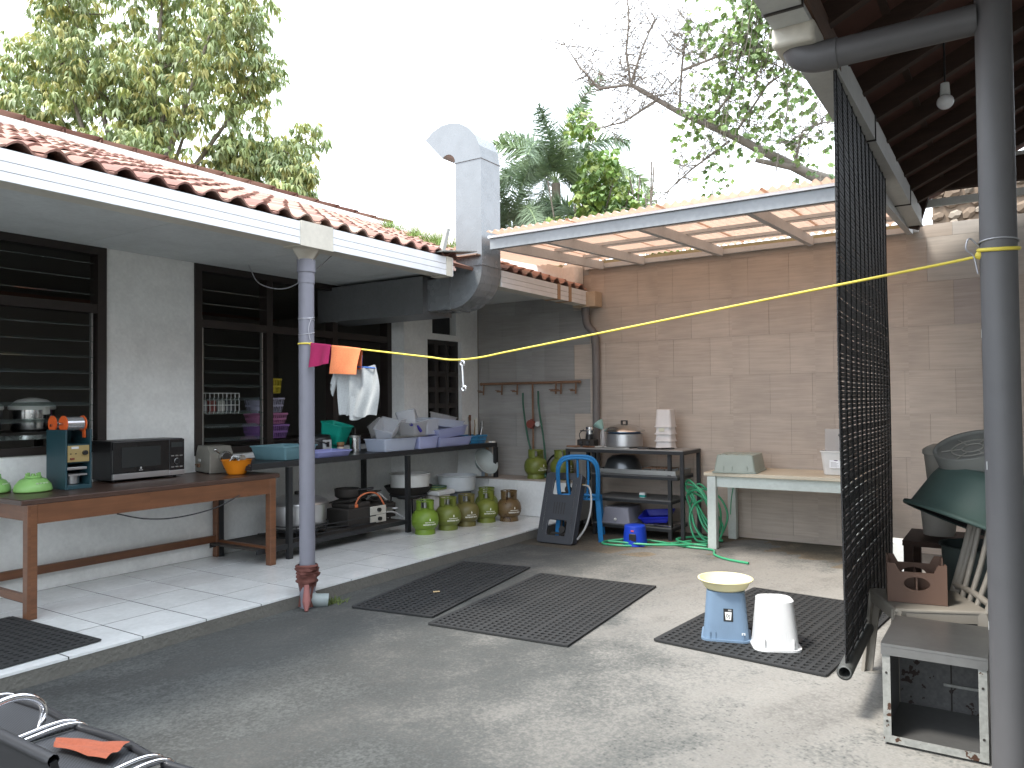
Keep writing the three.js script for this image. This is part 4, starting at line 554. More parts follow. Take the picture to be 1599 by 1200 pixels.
// ---------- black steel table by the beige wall ----------
const BT = 0.93;
{
  const t = wthing('steel_table', 'black steel table with lower shelves against the beige wall', 'table', [-3.5, 0, -7.7]);
  const x0 = -4.18, x1 = -2.82, z0 = -7.45, z1 = -7.97;
  part(t, 'tabletop', bb(x0 + 0.004, x1 - 0.004, BT - 0.01, BT, z0 - 0.004, z1), M([0.30, 0.29, 0.28], 0.5, { map: grime }));
  part(t, 'top_frame', [bb(x0, x1, BT - 0.045, BT - 0.011, z0, z0 - 0.03), bb(x0, x1, BT - 0.045, BT - 0.011, z1 + 0.03, z1), bb(x0, x0 + 0.03, BT - 0.045, BT - 0.011, z0 - 0.03, z1 + 0.03), bb(x1 - 0.03, x1, BT - 0.045, BT - 0.011, z0 - 0.03, z1 + 0.03)], mt.blackIron);
  for (const [x, z] of [[x0 + 0.02, z0 - 0.02], [x1 - 0.02, z0 - 0.02], [x0 + 0.02, z1 + 0.02], [x1 - 0.02, z1 + 0.02], [-2.99, z0 - 0.06], [-3.86, z0 - 0.06]]) part(t, 'leg', bx(0.036, BT - 0.045, 0.036, x, (BT - 0.045) / 2, z), mt.blackIron);
  for (const [y, a, b] of [[0.65, -3.88, -2.90], [0.40, -3.86, -2.97], [0.12, -3.86, -2.97]]) { part(t, 'shelf', [bb(a, b, y, y + 0.012, z0 - 0.03, z1 + 0.02)], M([0.12, 0.12, 0.12], 0.5, { map: grime })); part(t, 'shelf_edge', [bb(a, b, y - 0.03, y - 0.002, z0 - 0.035, z0 - 0.05), bb(b - 0.015, b, y - 0.03, y - 0.002, z0 - 0.05, z1 + 0.02)], mt.blackIron); }
}
{ const s = wthing('metal_tray', 'grey metal tray filling the upper shelf of the steel table', 'tray', [-3.38, 0.664, -7.7]); part(s, 'base', bb(-3.82, -2.92, 0.665, 0.672, -7.5, -7.92), mt.steelDull); part(s, 'rim', [bb(-3.82, -2.92, 0.672, 0.715, -7.49, -7.498), bb(-3.82, -2.92, 0.672, 0.715, -7.92, -7.928), bb(-2.928, -2.92, 0.672, 0.715, -7.498, -7.92), bb(-3.82, -3.812, 0.672, 0.715, -7.498, -7.92)], mt.steelDull); }
{ const p = thing('dark_pot', 'dark round pot upside down on the metal tray', 'pot', [-3.62, 0.674, -7.74]); part(p, 'body', la([[0.21, 0], [0.205, 0.04], [0.17, 0.13], [0.12, 0.17], [0.001, 0.18]], 0, 0, 0, 40), M([0.09, 0.095, 0.10], 0.28, { metalness: 0.7 })); part(p, 'rim', tor(0.21, 0.008, 0, 0.008, 0), mt.steelDull); }
{ const g = []; for (let i = 0; i <= 8; i++) g.push(rod([-0.15 + i * 0.0375, 0.05, -0.1], [-0.15 + i * 0.0375, 0.05, 0.1], 0.003, 6)); for (const z of [-0.1, 0, 0.1]) g.push(rod([-0.16, 0.05, z], [0.16, 0.05, z], 0.004, 6), rod([-0.16, 0.0, z], [0.16, 0.0, z], 0.004, 6)); for (const x of [-0.16, 0, 0.16]) for (const z of [-0.1, 0.1]) g.push(rod([x, 0, z], [x, 0.05, z], 0.004, 6)); solo('wire_rack', 'rusty wire rack on the right end of the metal tray', 'rack', g, mt.rustPipe, null, [-3.15, 0.68, -7.66]); }
{ const b = thing('small_box', 'tiny white and teal box on the middle shelf', 'box', [-3.33, 0.414, -7.6]); part(b, 'carton', bx(0.06, 0.05, 0.04, 0, 0.025, 0), mt.white); part(b, 'teal_band', bx(0.0605, 0.024, 0.0405, 0, 0.016, 0), plastic([0.02, 0.3, 0.27])); }
{ const b = thing('grey_crate', 'grey lidded plastic crate on the lowest table shelf', 'crate', [-3.60, 0.134, -7.66]); part(b, 'shell', place(tub(0.28, 0.32, 0.33, 0.36, 0.17, 0.015), 0, 0.17, 0, 0, 0, Math.PI), plastic([0.24, 0.24, 0.28])); part(b, 'latch', sp(0.016, 0.0, 0.045, 0.18), mt.white); }
box('blue_lid', 'bright blue plastic lid on the lowest table shelf', 'tray', [0.015, 0.025, 0.42], 0.26, 0.30, 0.32, 0.34, 0.07, [-3.20, 0.18, -7.68], 0.2, null, null, [0.12, 0.05]);  // a blue container lid, shaped as a shallow tray
solo('steel_sheet', 'bright steel sheet at the right of the lowest table shelf', 'tray', [rb(0.30, 0.02, 0.30, 0.006)], mt.steel, null, [-3.13, 0.145, -7.64]);
{ const s = thing('blue_stool', 'small blue round plastic stool in front of the steel table', 'stool', [-3.21, 0, -7.12]), m = plastic([0.012, 0.05, 0.45]); part(s, 'shell', la([[0.118, 0], [0.122, 0.002], [0.105, 0.19], [0.098, 0.20], [0.001, 0.203]], 0, 0, 0, 40), m); part(s, 'side_window', rb(0.075, 0.075, 0.014, 0.012, 0.02, 0.09, 0.109), mt.blackPl); part(s, 'sticker', bx(0.03, 0.014, 0.003, 0.02, 0.155, 0.1085), M([0.6, 0.08, 0.08], 0.5)); part(s, 'foot_rim', tor(0.12, 0.005, 0, 0.006, 0), m); }
{ // things on the steel table
  const e = thing('coffee_grinder', 'small dark appliance with steel cup on the steel table', 'appliance', [-4.06, BT + 0.001, -7.75], 0.15); part(e, 'base', rb(0.20, 0.08, 0.16, 0.008, 0, 0.04, 0), mt.sooty); for (const x of [-0.05, 0.03]) part(e, 'knob', cax('z', 0.018, 0.02, x, 0.045, 0.088), mt.blackPl); part(e, 'column', [cy(0.04, 0.045, 0.06, 0.02, 0.11, 0), bx(0.12, 0.012, 0.05, -0.02, 0.175, 0)], mt.blackPl); part(e, 'cup', [cy(0.045, 0.045, 0.045, 0.03, 0.16, 0, 28), cy(0.05, 0.05, 0.03, 0.03, 0.205, 0, 28)], mt.steel); part(e, 'side_tube', tube([[-0.08, 0.08, 0.02], [-0.09, 0.14, 0.02], [-0.04, 0.19, 0.02]], 0.005), mt.blackPl);
  const f = thing('glass_funnel', 'pale green plastic scoop propped in a clear bottle', 'scoop', [-3.90, BT + 0.001, -7.82]); part(f, 'bottle', la([[0.001, 0], [0.035, 0], [0.035, 0.14], [0.012, 0.19], [0.012, 0.21]], 0, 0, 0, 24), cp4); part(f, 'scoop', place(la([[0.012, 0], [0.06, 0.09], [0.062, 0.10], [0.056, 0.095], [0.008, 0.004]], 0, 0, 0, 24), 0, 0.19, 0, 0, 0, 0.7), plastic([0.30, 0.48, 0.43]));
  const p = thing('steamer_pot', 'large aluminium steamer pot with domed lid on the steel table', 'pot', [-3.60, BT + 0.012, -7.74]); part(p, 'body', la([[0.001, 0], [0.19, 0], [0.20, 0.01], [0.195, 0.135], [0.20, 0.14]], 0, 0, 0, 48), mt.alum); part(p, 'blue_band', la([[0.165, 0.142], [0.178, 0.145], [0.182, 0.17], [0.17, 0.175]], 0, 0, 0, 40), M([0.12, 0.2, 0.33], 0.4, { metalness: 0.4 })); part(p, 'lid', la([[0.225, 0.165], [0.22, 0.18], [0.15, 0.225], [0.06, 0.245], [0.001, 0.247]], 0, 0, 0, 48), mt.steel); part(p, 'lid_handle', [bx(0.07, 0.012, 0.03, 0, 0.28, 0), bx(0.012, 0.035, 0.03, 0.03, 0.26, 0), bx(0.012, 0.035, 0.03, -0.03, 0.26, 0)], mt.blackPl);
  const w = thing('tub_stack', 'tall stack of white plastic tubs on the steel table', 'tubs', [-3.12, BT + 0.002, -7.74]); for (let i = 0; i < 4; i++) part(w, 'tub', place(tub(0.155, 0.155, 0.178, 0.178, i < 3 ? 0.13 : 0.19, 0.03), 0, (i < 3 ? 0.13 : 0.19) + i * 0.075, 0, Math.PI), plastic([0.72, 0.68, 0.65])); part(w, 'label', bx(0.06, 0.035, 0.002, -0.01, 0.20, 0.0935), M([0.6, 0.58, 0.45], 0.6));
  const bits = ['dark pan handle lying right of the steamer pot', 'black tongs by the white tubs', 'black pliers shaped tool at the table front', 'rusty clip at the left table edge', 'brown spoon lying in front of the small appliance', 'dull steel fitting in front of the bottle', 'flat steel ring under the steamer pot front'];
  [[-3.30, -7.55, 0.3], [-3.17, -7.52, -0.4], [-3.05, -7.55, 0.8], [-4.14, -7.52, 0.2], [-3.95, -7.53, -0.2], [-3.82, -7.55, 0.5], [-3.6, -7.52, 0]].forEach(([x, z, a], i) => solo('loose_tool', bits[i], 'tool', i === 6 ? [tor(0.16, 0.005, 0, 0.006, 0)].map(g => g.scale(1, 1, 0.2)) : [place(rb(0.12, 0.018, 0.025, 0.006), 0, 0.011, 0, 0, a), place(tor(0.025, 0.007, 0.07, 0.012, 0), 0, 0, 0, 0, a)], [mt.blackPl, mt.blackPl, mt.blackPl, mt.rustPipe, mt.brown, mt.steelDull, mt.steelDull][i], 'loose tools on the steel table', [x, BT + 0.001, z]));
}
// ---------- cream table ----------
{
  const t = wthing('cream_table', 'pale painted wooden table with cream top against the beige wall', 'table', [-1.8, 0, -7.65]), leg = M([0.58, 0.63, 0.60], 0.6, { map: grime });
  part(t, 'tabletop', rb(1.46, 0.035, 0.72, 0.006, -1.83, 0.7225, -7.66), M([0.62, 0.55, 0.43], 0.5, { map: grime }));
  part(t, 'apron', [bb(-2.50, -1.16, 0.60, 0.703, -7.335, -7.355), bb(-2.50, -1.16, 0.60, 0.703, -7.96, -7.98), bb(-2.50, -2.48, 0.60, 0.703, -7.36, -7.955)], leg);
  for (const [x, z] of [[-2.485, -7.34], [-1.17, -7.34], [-2.485, -7.97], [-1.17, -7.97]]) part(t, 'leg', rb(0.085, 0.70, 0.075, 0.005, x, 0.35, z), leg);
}
{ const c = thing('upturned_crate', 'grey green plastic crate upside down on the cream table', 'crate', [-2.28, 0.742, -7.56], 0.08), m = plastic([0.33, 0.37, 0.32]); part(c, 'shell', place(tub(0.34, 0.46, 0.39, 0.52, 0.17, 0.02, 0.004, 0.014), 0, 0.17, 0, Math.PI), m); for (let i = 0; i < 4; i++) part(c, 'drain_boss', cy(0.03, 0.03, 0.006, -0.11 + i * 0.075, 0.1725, 0.18, 14), m); for (const x of [-0.1, -0.02, 0.12]) part(c, 'rib', bx(0.008, 0.05, 0.008, x, 0.04, 0.256), m); }
{ const b = thing('white_tub', 'white plastic tub with printed label on the cream table', 'tub', [-1.40, 0.742, -7.62]); part(b, 'shell', tub(0.20, 0.20, 0.24, 0.24, 0.22, 0.04), plastic([0.74, 0.73, 0.70])); const lt = print(128, 160, (c, w, h) => { c.fillStyle = '#e6e8ea'; c.fillRect(0, 0, w, h); c.fillStyle = '#3a5aa0'; c.fillRect(6, 6, 30, 26); c.fillStyle = '#5a4468'; c.beginPath(); c.ellipse(70, 46, 32, 26, 0, 0, 7); c.fill(); c.fillStyle = '#666'; for (let i = 0; i < 5; i++) c.fillRect(14, 90 + i * 13, 60 + (i * 23) % 40, 4); }); part(b, 'label', new THREE.PlaneGeometry(0.10, 0.12).rotateX(-0.09).translate(0.01, 0.125, 0.1145), M(0xffffff, 0.5, { map: lt }), true); }
{ const g = thing('acrylic_sheets', 'clear bent acrylic sheets standing in the white tub', 'acrylic sheet', [-1.40, 0.755, -7.62]); part(g, 'sheet', place(bx(0.16, 0.40, 0.004), -0.02, 0.21, 0, 0.08, 0.4), cp4); part(g, 'sheet', place(bx(0.13, 0.34, 0.004), 0.03, 0.18, -0.05, -0.1, -0.5), cp4); part(g, 'clip', bx(0.02, 0.012, 0.02, 0.03, 0.35, 0), mt.blackPl); }
solo('hose_end_line', 'thin green line hanging behind the left leg of the cream table', 'cable', tube([[-2.40, 0.6, -7.75], [-2.42, 0.45, -7.72], [-2.44, 0.28, -7.74]], 0.005), mt.hose);
{ // green garden hose
  const h = wthing('garden_hose', 'green garden hose coiled between the two tables and trailing forward', 'hose', [-2.7, 0, -7.4]); const q = rng(31), pts = [];
  for (let k = 0; k < 7; k++) { const a = [-2.68, 0.38 + 0.05 * (k % 3), -7.55 - 0.03 * k], r = 0.17 + 0.035 * (k % 4); for (let i = 0; i < 9; i++) { const t = i / 9 * Math.PI * 2 + 1.57; pts.push([a[0] + 0.75 * r * Math.cos(t + 0.5 * k) * (1 + 0.2 * Math.sin(3 * t + k)) + 0.02 * q(), Math.max(0.025, a[1] - 0.16 + 1.25 * r * Math.sin(t)) , a[2] + 0.03 * Math.sin(t * 2)]); } }
  part(h, 'coil', tube(pts, 0.011, 420, 7), mt.hose);
  part(h, 'trail', tube([[-2.75, 0.03, -7.45], [-2.95, 0.014, -7.25], [-3.25, 0.012, -6.98], [-3.5, 0.012, -6.98], [-3.52, 0.012, -7.12], [-3.3, 0.026, -7.28], [-3.0, 0.014, -7.32], [-2.70, 0.014, -7.22], [-2.45, 0.012, -7.2], [-2.35, 0.012, -6.98], [-2.2, 0.012, -6.85], [-1.98, 0.012, -6.77]], 0.011, 160, 8), mt.hose);
  part(h, 'floor_loop', tube([[-3.45, 0.036, -7.0], [-3.0, 0.034, -7.05], [-2.62, 0.034, -7.3], [-2.5, 0.034, -7.5], [-2.7, 0.05, -7.62], [-2.9, 0.036, -7.45], [-2.72, 0.036, -7.28], [-2.52, 0.034, -7.25]], 0.011, 120, 8), mt.hose);
}
// ---------- rubber mats ----------
function ringMat(label, w, l, pos, ry) {
  const t = thing('rubber_mat', label, 'rubber mat', pos, ry, 'black rubber drainage mats'), p = 0.05, bars = [], cross = [];
  const nx = Math.round(w / p), nz = Math.round(l / p);
  for (let i = 0; i <= nx; i++) { const x = -w / 2 + w * i / nx; bars.push(bx(i % Math.round(nx / 3) === 0 ? 0.034 : 0.021, 0.011, l, x, 0.0085, 0)); }
  for (let j = 0; j <= nz; j++) { const z = -l / 2 + l * j / nz; cross.push(bx(w + (j % 2 ? 0.012 : 0.02), 0.010, j === 0 || j === nz ? 0.03 : 0.022, 0, 0.0086 + (j % 2) * 0.0003, z)); }
  const feet = []; for (let i = 0; i <= nx; i += 3) for (let j = 0; j <= nz; j += 3) feet.push(bx(0.012, 0.004, 0.012, -w / 2 + w * i / nx, 0.002, -l / 2 + l * j / nz));
  part(t, 'long_ribs', bars, mt.rubber).userData = { kind: 'stuff' }; part(t, 'cross_ribs', cross, mt.rubber).userData = { kind: 'stuff' }; part(t, 'feet', feet, mt.rubber).userData = { kind: 'stuff' };
}
ringMat('dark rubber mat nearest the terrace kerb with a dead leaf on it', 0.64, 1.63, [-3.745, 0.001, -4.80], 0.15);
ringMat('wide rubber mat in the middle of the yard', 0.975, 1.60, [-2.785, 0.001, -4.743], 0.075);
ringMat('rubber mat under the two upturned pails', 0.98, 1.57, [-1.27, 0.001, -5.085], -0.095);
ringMat('rubber mat lying on the white terrace tiles at the left', 0.95, 1.5, [-4.85, 0.1015, -1.62], 0.04);
solo('dead_leaf', 'small pale dead leaf on the mat by the kerb', 'leaf', [place(rb(0.05, 0.003, 0.018, 0.001), 0, 0, 0, 0.2, 0.8)], M([0.45, 0.33, 0.18], 0.8), null, [-3.68, 0.021, -4.55]);
// ---------- pails on the mat ----------
{
  const p = thing('blue_pail', 'blue grey plastic pail upside down on the mat under the yellow bowl', 'pail', [-1.50, 0.014, -4.64], 0.3), m = plastic([0.17, 0.25, 0.35], 0.45);
  part(p, 'shell', place(tub(0.222, 0.222, 0.265, 0.265, 0.285, 0.05, 0.004, 0.012), 0, 0.285, 0, Math.PI), m);
  const lt = print(96, 128, (c, w, h) => { c.fillStyle = '#15181b'; c.fillRect(0, 0, w, h); c.fillStyle = '#e8e8e4'; c.beginPath(); c.moveTo(14, 34); c.lineTo(82, 34); c.lineTo(74, 112); c.lineTo(22, 112); c.fill(); c.fillStyle = '#15181b'; c.font = 'bold 44px sans-serif'; c.textAlign = 'center'; c.fillText('DJ', w / 2, 88); c.fillStyle = '#999'; c.fillRect(46, 8, 34, 16); });
  part(p, 'sticker', new THREE.PlaneGeometry(0.055, 0.075).rotateX(-0.075).translate(0.015, 0.155, 0.1225), M(0xffffff, 0.5, { map: lt }), true);
  for (const x of [-0.09, -0.06, 0.1]) part(p, 'rim_rib', bx(0.005, 0.04, 0.01, x, 0.035, 0.13), m); part(p, 'small_sticker', bx(0.02, 0.014, 0.002, 0.1, 0.05, 0.129), mt.white);
  const b = basin('yellow_bowl', 'wide pale yellow bowl standing on the blue pail', 0.115, 0.152, 0.055, plastic([0.80, 0.72, 0.42], 0.4), [-1.50, 0.3, -4.64], 'bowl');
  const w = thing('white_pail', 'white plastic pail upside down beside the blue one', 'pail', [-1.20, 0.014, -4.60], 0.45), wm = plastic([0.78, 0.78, 0.77], 0.4); part(w, 'shell', place(tub(0.20, 0.20, 0.245, 0.245, 0.275, 0.065, 0.004, 0.012), 0, 0.275, 0, Math.PI), wm); for (const x of [-0.08, 0.08]) part(w, 'rim_rib', bx(0.005, 0.05, 0.01, x, 0.045, 0.12), wm);
}
// ---------- woven roll blind ----------
{
  const b = wthing('roll_blind', 'long black woven roll blind hanging from the pavilion eave', 'blind', [-0.71, 0.2, -4.8]); const A = [-0.665, -3.73], B = [-0.725, -5.85], q = rng(12), sl = [], cords = [];
  const P = (t, y) => [A[0] + (B[0] - A[0]) * t + 0.004 * Math.sin(y * 3 + t * 4), y, A[1] + (B[1] - A[1]) * t];
  for (let y = 0.27; y < 3.02; y += 0.0215) { const s = 0.012 * Math.sin(y * 2.2), d = (q() - 0.5) * 0.006; for (let k = 0; k < 5; k++) { const t0 = k / 5 - (k === 0 ? 0.004 + 0.004 * q() : 0), t1 = (k + 1) / 5 + (k === 4 ? 0.004 * q() : 0); sl.push(bar(P(t0, y + d + s * Math.sin(t0 * 6)), P(t1, y + d + s * Math.sin(t1 * 6)), 0.005, 0.0164)); } }
  for (let i = 0; i <= 12; i++) { const t = 0.015 + i / 12 * 0.97; cords.push(tube([P(t, 0.25), P(t, 0.9), P(t, 1.6), P(t, 2.3), P(t, 3.03)].map(([x, y, z]) => [x + 0.0035, y, z]), 0.0045, 20, 5), tube([P(t, 0.25), P(t, 1.6), P(t, 3.03)].map(([x, y, z]) => [x - 0.0035, y, z]), 0.0045, 20, 5)); }
  part(b, 'slats', sl, M([0.016, 0.016, 0.017], 0.55)).userData = { kind: 'stuff' }; part(b, 'cords', cords, M([0.014, 0.014, 0.014], 0.7));
  part(b, 'bottom_pipe', [along(la([[0.024, -1.1], [0.033, -1.1], [0.033, 1.1], [0.024, 1.1], [0.024, -1.1]], 0, 0, 0, 28), [-0.662, 0.225, -3.69], [-0.727, 0.225, -5.89])], M([0.10, 0.105, 0.10], 0.5, { map: scuff }));
  part(b, 'hanging_rail', bar([-0.664, 3.035, -3.72], [-0.726, 3.035, -5.86], 0.02, 0.03), mt.timber);
}
// ---------- pile on the right ----------
{
  const c = wthing('steel_cabinet', 'open stainless steel cabinet with rusty white edges on the right', 'cabinet', [-0.3, 0, -3.8]); const x0 = -0.49, x1 = -0.115, z0 = -3.56, z1 = -4.04, y1 = 0.41;
  const st = M([0.30, 0.30, 0.30], 0.42, { metalness: 0.75, map: grime });
  part(c, 'top', [bb(x0 - 0.004, x1 + 0.004, y1, y1 + 0.012, z0 + 0.006, z1), bb(x0 - 0.004, x1 + 0.004, y1 - 0.035, y1 - 0.001, z0 + 0.006, z0 - 0.002)], M([0.30, 0.30, 0.30], 0.35, { metalness: 0.85, map: grime }));
  for (const x of [x0, x1 - 0.006]) part(c, 'side_panel', bb(x, x + 0.006, 0.012, y1 - 0.002, z0 - 0.006, z1 + 0.006), st);
  part(c, 'back_panel', [bb(x0 + 0.008, x1 - 0.008, 0.012, y1 - 0.002, z1 + 0.006, z1)], M([0.11, 0.11, 0.108], 0.7, { map: rustMap })); part(c, 'floor_panel', bb(x0 + 0.008, x1 - 0.008, 0.012, 0.022, z0 - 0.006, z1 + 0.008), st);
  const worn = M([0.33, 0.335, 0.31], 0.6, { map: rustMap });
  part(c, 'front_frame', [bb(x0, x0 + 0.03, 0.012, y1 - 0.036, z0, z0 - 0.004), bb(x1 - 0.03, x1, 0.012, y1 - 0.036, z0, z0 - 0.004), bb(x0 + 0.03, x1 - 0.03, 0.012, 0.042, z0, z0 - 0.004)], worn);
  for (const [x, y] of [[x0 + 0.015, 0.3], [x0 + 0.015, 0.1], [x1 - 0.015, 0.3], [x1 - 0.015, 0.1]]) part(c, 'bolt_hole', cax('z', 0.005, 0.003, x, y, z0 + 0.001, 10), mt.sooty);
  part(c, 'centre_seam', bx(0.006, 0.37, 0.003, -0.27, 0.2, z1 + 0.0085), mt.sooty); part(c, 'drawer_runner', bx(0.2, 0.012, 0.012, -0.2, 0.14, z1 + 0.016), worn);
  for (const x of [x0 + 0.02, x1 - 0.02]) for (const z of [z0 - 0.02, z1 + 0.02]) part(c, 'foot', cy(0.012, 0.012, 0.012, x, 0.006, z, 10), mt.blackPl);
}
{ // crate on the chair
  const b = thing('brown_crate', 'brown plastic bottle crate with oval grip hole on the grey chair', 'crate', [-0.44, 0.443, -4.36], 0.15), m = plastic([0.15, 0.09, 0.065], 0.55);
  const side = (w, h, hole) => { const s = new THREE.Shape(); s.moveTo(-w / 2, 0); s.lineTo(w / 2, 0); s.lineTo(w / 2, h); s.lineTo(w * 0.36, h); s.lineTo(w * 0.28, h - 0.04); s.lineTo(-w * 0.28, h - 0.04); s.lineTo(-w * 0.36, h); s.lineTo(-w / 2, h); s.lineTo(-w / 2, 0); if (hole) { const p = new THREE.Path(); p.absellipse(0, h * 0.5, w * 0.22, h * 0.17, 0, Math.PI * 2, true); s.holes.push(p); } return new THREE.ExtrudeGeometry(s, { depth: 0.01, bevelEnabled: false, curveSegments: 20 }); };
  part(b, 'grip_side', side(0.26, 0.19, 1).translate(0, 0, 0.12), m); part(b, 'grip_side', side(0.26, 0.19, 1).translate(0, 0, -0.13), m);
  part(b, 'end_side', side(0.236, 0.19, 0).rotateY(Math.PI / 2).translate(0.12, 0, 0), m); part(b, 'end_side', side(0.236, 0.19, 0).rotateY(Math.PI / 2).translate(-0.13, 0, 0), m); part(b, 'bottom', bx(0.24, 0.01, 0.236, 0, 0.006, 0), m); part(b, 'divider', [bx(0.008, 0.12, 0.236, 0, 0.07, 0), bx(0.236, 0.115, 0.008, 0, 0.066, 0)], m);
}
basin('tall_drum', 'tall dark grey green drum under the big green basin', 0.17, 0.20, 0.64, plastic([0.05, 0.065, 0.06], 0.55), [-0.16, 0.002, -4.86], 'drum');
{ const b = thing('green_basin', 'big grey green basin lying upside down and tilted on the pile', 'basin', [-0.15, 0.74, -4.80]); b.rotation.set(-0.2, 0, -0.34); const m = plastic([0.085, 0.135, 0.12], 0.5);
  part(b, 'bowl', la([[0.375, -0.012], [0.405, -0.006], [0.408, 0.006], [0.375, 0.016], [0.355, 0.09], [0.325, 0.20], [0.30, 0.25], [0.26, 0.268], [0.001, 0.272]], 0, 0, 0, 56), m); part(b, 'rim_lip', tor(0.400, 0.011, 0, -0.006, 0), m); part(b, 'grip_slot', [bx(0.16, 0.012, 0.02, 0.1, 0.012, 0.39, 0, 0.25)], mt.sooty); part(b, 'underside', la([[0.37, -0.01], [0.345, 0.09], [0.315, 0.20], [0.001, 0.25]], 0, 0, 0, 40), mt.blackPl); }
{ const b = thing('navy_basin', 'dark navy basin upside down between the green basin and grey pail', 'basin', [-0.13, 0.965, -4.84]); b.rotation.z = -0.06; part(b, 'bowl', la([[0.22, 0], [0.225, 0.006], [0.20, 0.06], [0.17, 0.075], [0.001, 0.08]], 0, 0, 0, 44), plastic([0.018, 0.02, 0.03], 0.4)); }
{ const b = thing('grey_pail', 'grey plastic pail upside down and tilted at the top of the pile', 'pail', [-0.165, 1.04, -4.82]); b.rotation.set(0.36, 0, 0.20); const m = plastic([0.27, 0.275, 0.255], 0.55); part(b, 'shell', la([[0.165, 0], [0.172, 0.004], [0.19, 0.165], [0.184, 0.172], [0.174, 0.168], [0.17, 0.150], [0.001, 0.148]], 0, 0, 0, 48), m); part(b, 'base_rings', [tor(0.10, 0.004, 0, 0.151, 0), tor(0.05, 0.004, 0, 0.151, 0), ...[0, 1, 2, 3, 4, 5].map(i => bx(0.10, 0.005, 0.005, 0.10 * Math.cos(i * 1.05), 0.151, 0.10 * Math.sin(i * 1.05), 0, -i * 1.05))], plastic([0.40, 0.39, 0.35], 0.7)); }
for (let i = 0; i < 2; i++) { const b = thing('lidded_pail', ['upper pale grey lidded pail behind the grey pail on the right', 'lower pale lidded pail of the stack behind the green basin'][i], 'pail', [-0.40 - (1 - i) * -0.03, i ? 0.62 : 0.905, -5.3]), m = plastic([0.45, 0.42, 0.37]); part(b, 'body', la([[0.001, 0], [0.085, 0], [0.105, 0.21], [0.001, 0.21]], 0, 0, 0, 30), m); part(b, 'lid', la([[0.112, 0.20], [0.114, 0.225], [0.09, 0.245], [0.05, 0.262], [0.001, 0.265]], 0, 0, 0, 30), plastic([0.6, 0.57, 0.5])); }
{ const s = wthing('pail_stand', 'dark timber stand under the lidded pails on the right', 'stand', [-0.35, 0, -5.3]); part(s, 'top', bb(-0.58, 0.3, 0.57, 0.6, -5.1, -5.6), mt.timber); for (const [x, z] of [[-0.55, -5.13], [0.26, -5.13], [-0.55, -5.57], [0.26, -5.57]]) part(s, 'leg', bx(0.05, 0.57, 0.05, x, 0.285, z), mt.timber); }
solo('floor_box', 'small white carton on the ground behind the brown crate', 'box', [rb(0.22, 0.3, 0.2, 0.01, 0, 0.15, 0)], mt.white, null, [-0.78, 0.001, -6.9]);
// ---------- waiting bench (near left corner) ----------
{
  const b = wthing('waiting_bench', 'black perforated steel waiting bench with chrome strips in the near left corner', 'bench', [-2.3, 0, -1.05]), blk = M([0.02, 0.021, 0.024], 0.4);
  const dots = tex(256, 0.05, (u, v) => { const f = (a) => a - Math.floor(a); const gx = f(u * 4) - 0.5, gy = f(v * 4) - 0.5, gx2 = f(u * 4 + 0.5) - 0.5, gy2 = f(v * 4 + 0.5) - 0.5; const h = gx * gx + gy * gy < 0.05 || gx2 * gx2 + gy2 * gy2 < 0.05; return h ? [0.08, 0.08, 0.085] : [0.32, 0.33, 0.35]; });
  const pan = M([0.6, 0.6, 0.6], 0.45, { map: dots });
  for (const x0 of [-2.98, -2.52, -2.05]) {
    const s = part(b, 'seat', [place(rb(0.43, 0.012, 0.42, 0.004), x0 + 0.215, 0.425, -1.10, -0.04)], pan);
    part(s, 'front_rim', [tube([[x0, 0.428, -1.30], [x0 + 0.215, 0.43, -1.315], [x0 + 0.43, 0.428, -1.30]], 0.012, 20, 8)], blk);
    for (const x of [x0 + 0.004, x0 + 0.426]) part(s, 'chrome_strip', tube([[x, 0.36, -1.33], [x, 0.42, -1.325], [x, 0.443, -1.28], [x, 0.44, -1.1], [x, 0.436, -0.9], [x, 0.50, -0.84], [x, 0.72, -0.79]], 0.009, 40, 8), mt.chrome);
    part(b, 'backrest', [bar([x0 + 0.215, 0.49, -0.855], [x0 + 0.215, 0.74, -0.79], 0.43, 0.014)], blk); part(b, 'backrest_edge', tube([[x0, 0.742, -0.79], [x0 + 0.43, 0.742, -0.79]], 0.012, 4, 8), blk);
  }
  part(b, 'support_beam', [bx(1.5, 0.06, 0.04, -2.3, 0.36, -1.05)], blk); for (const x of [-2.8, -1.75]) part(b, 'leg', [bx(0.04, 0.33, 0.04, x, 0.165, -1.05), bx(0.04, 0.03, 0.5, x, 0.015, -1.05)], blk);
  part(b, 'armrest', tube([[-2.60, 0.40, -1.06], [-2.60, 0.50, -1.05], [-2.60, 0.545, -1.10], [-2.60, 0.545, -1.18], [-2.60, 0.50, -1.235], [-2.60, 0.40, -1.22]], 0.012, 40, 10), mt.chrome);
}
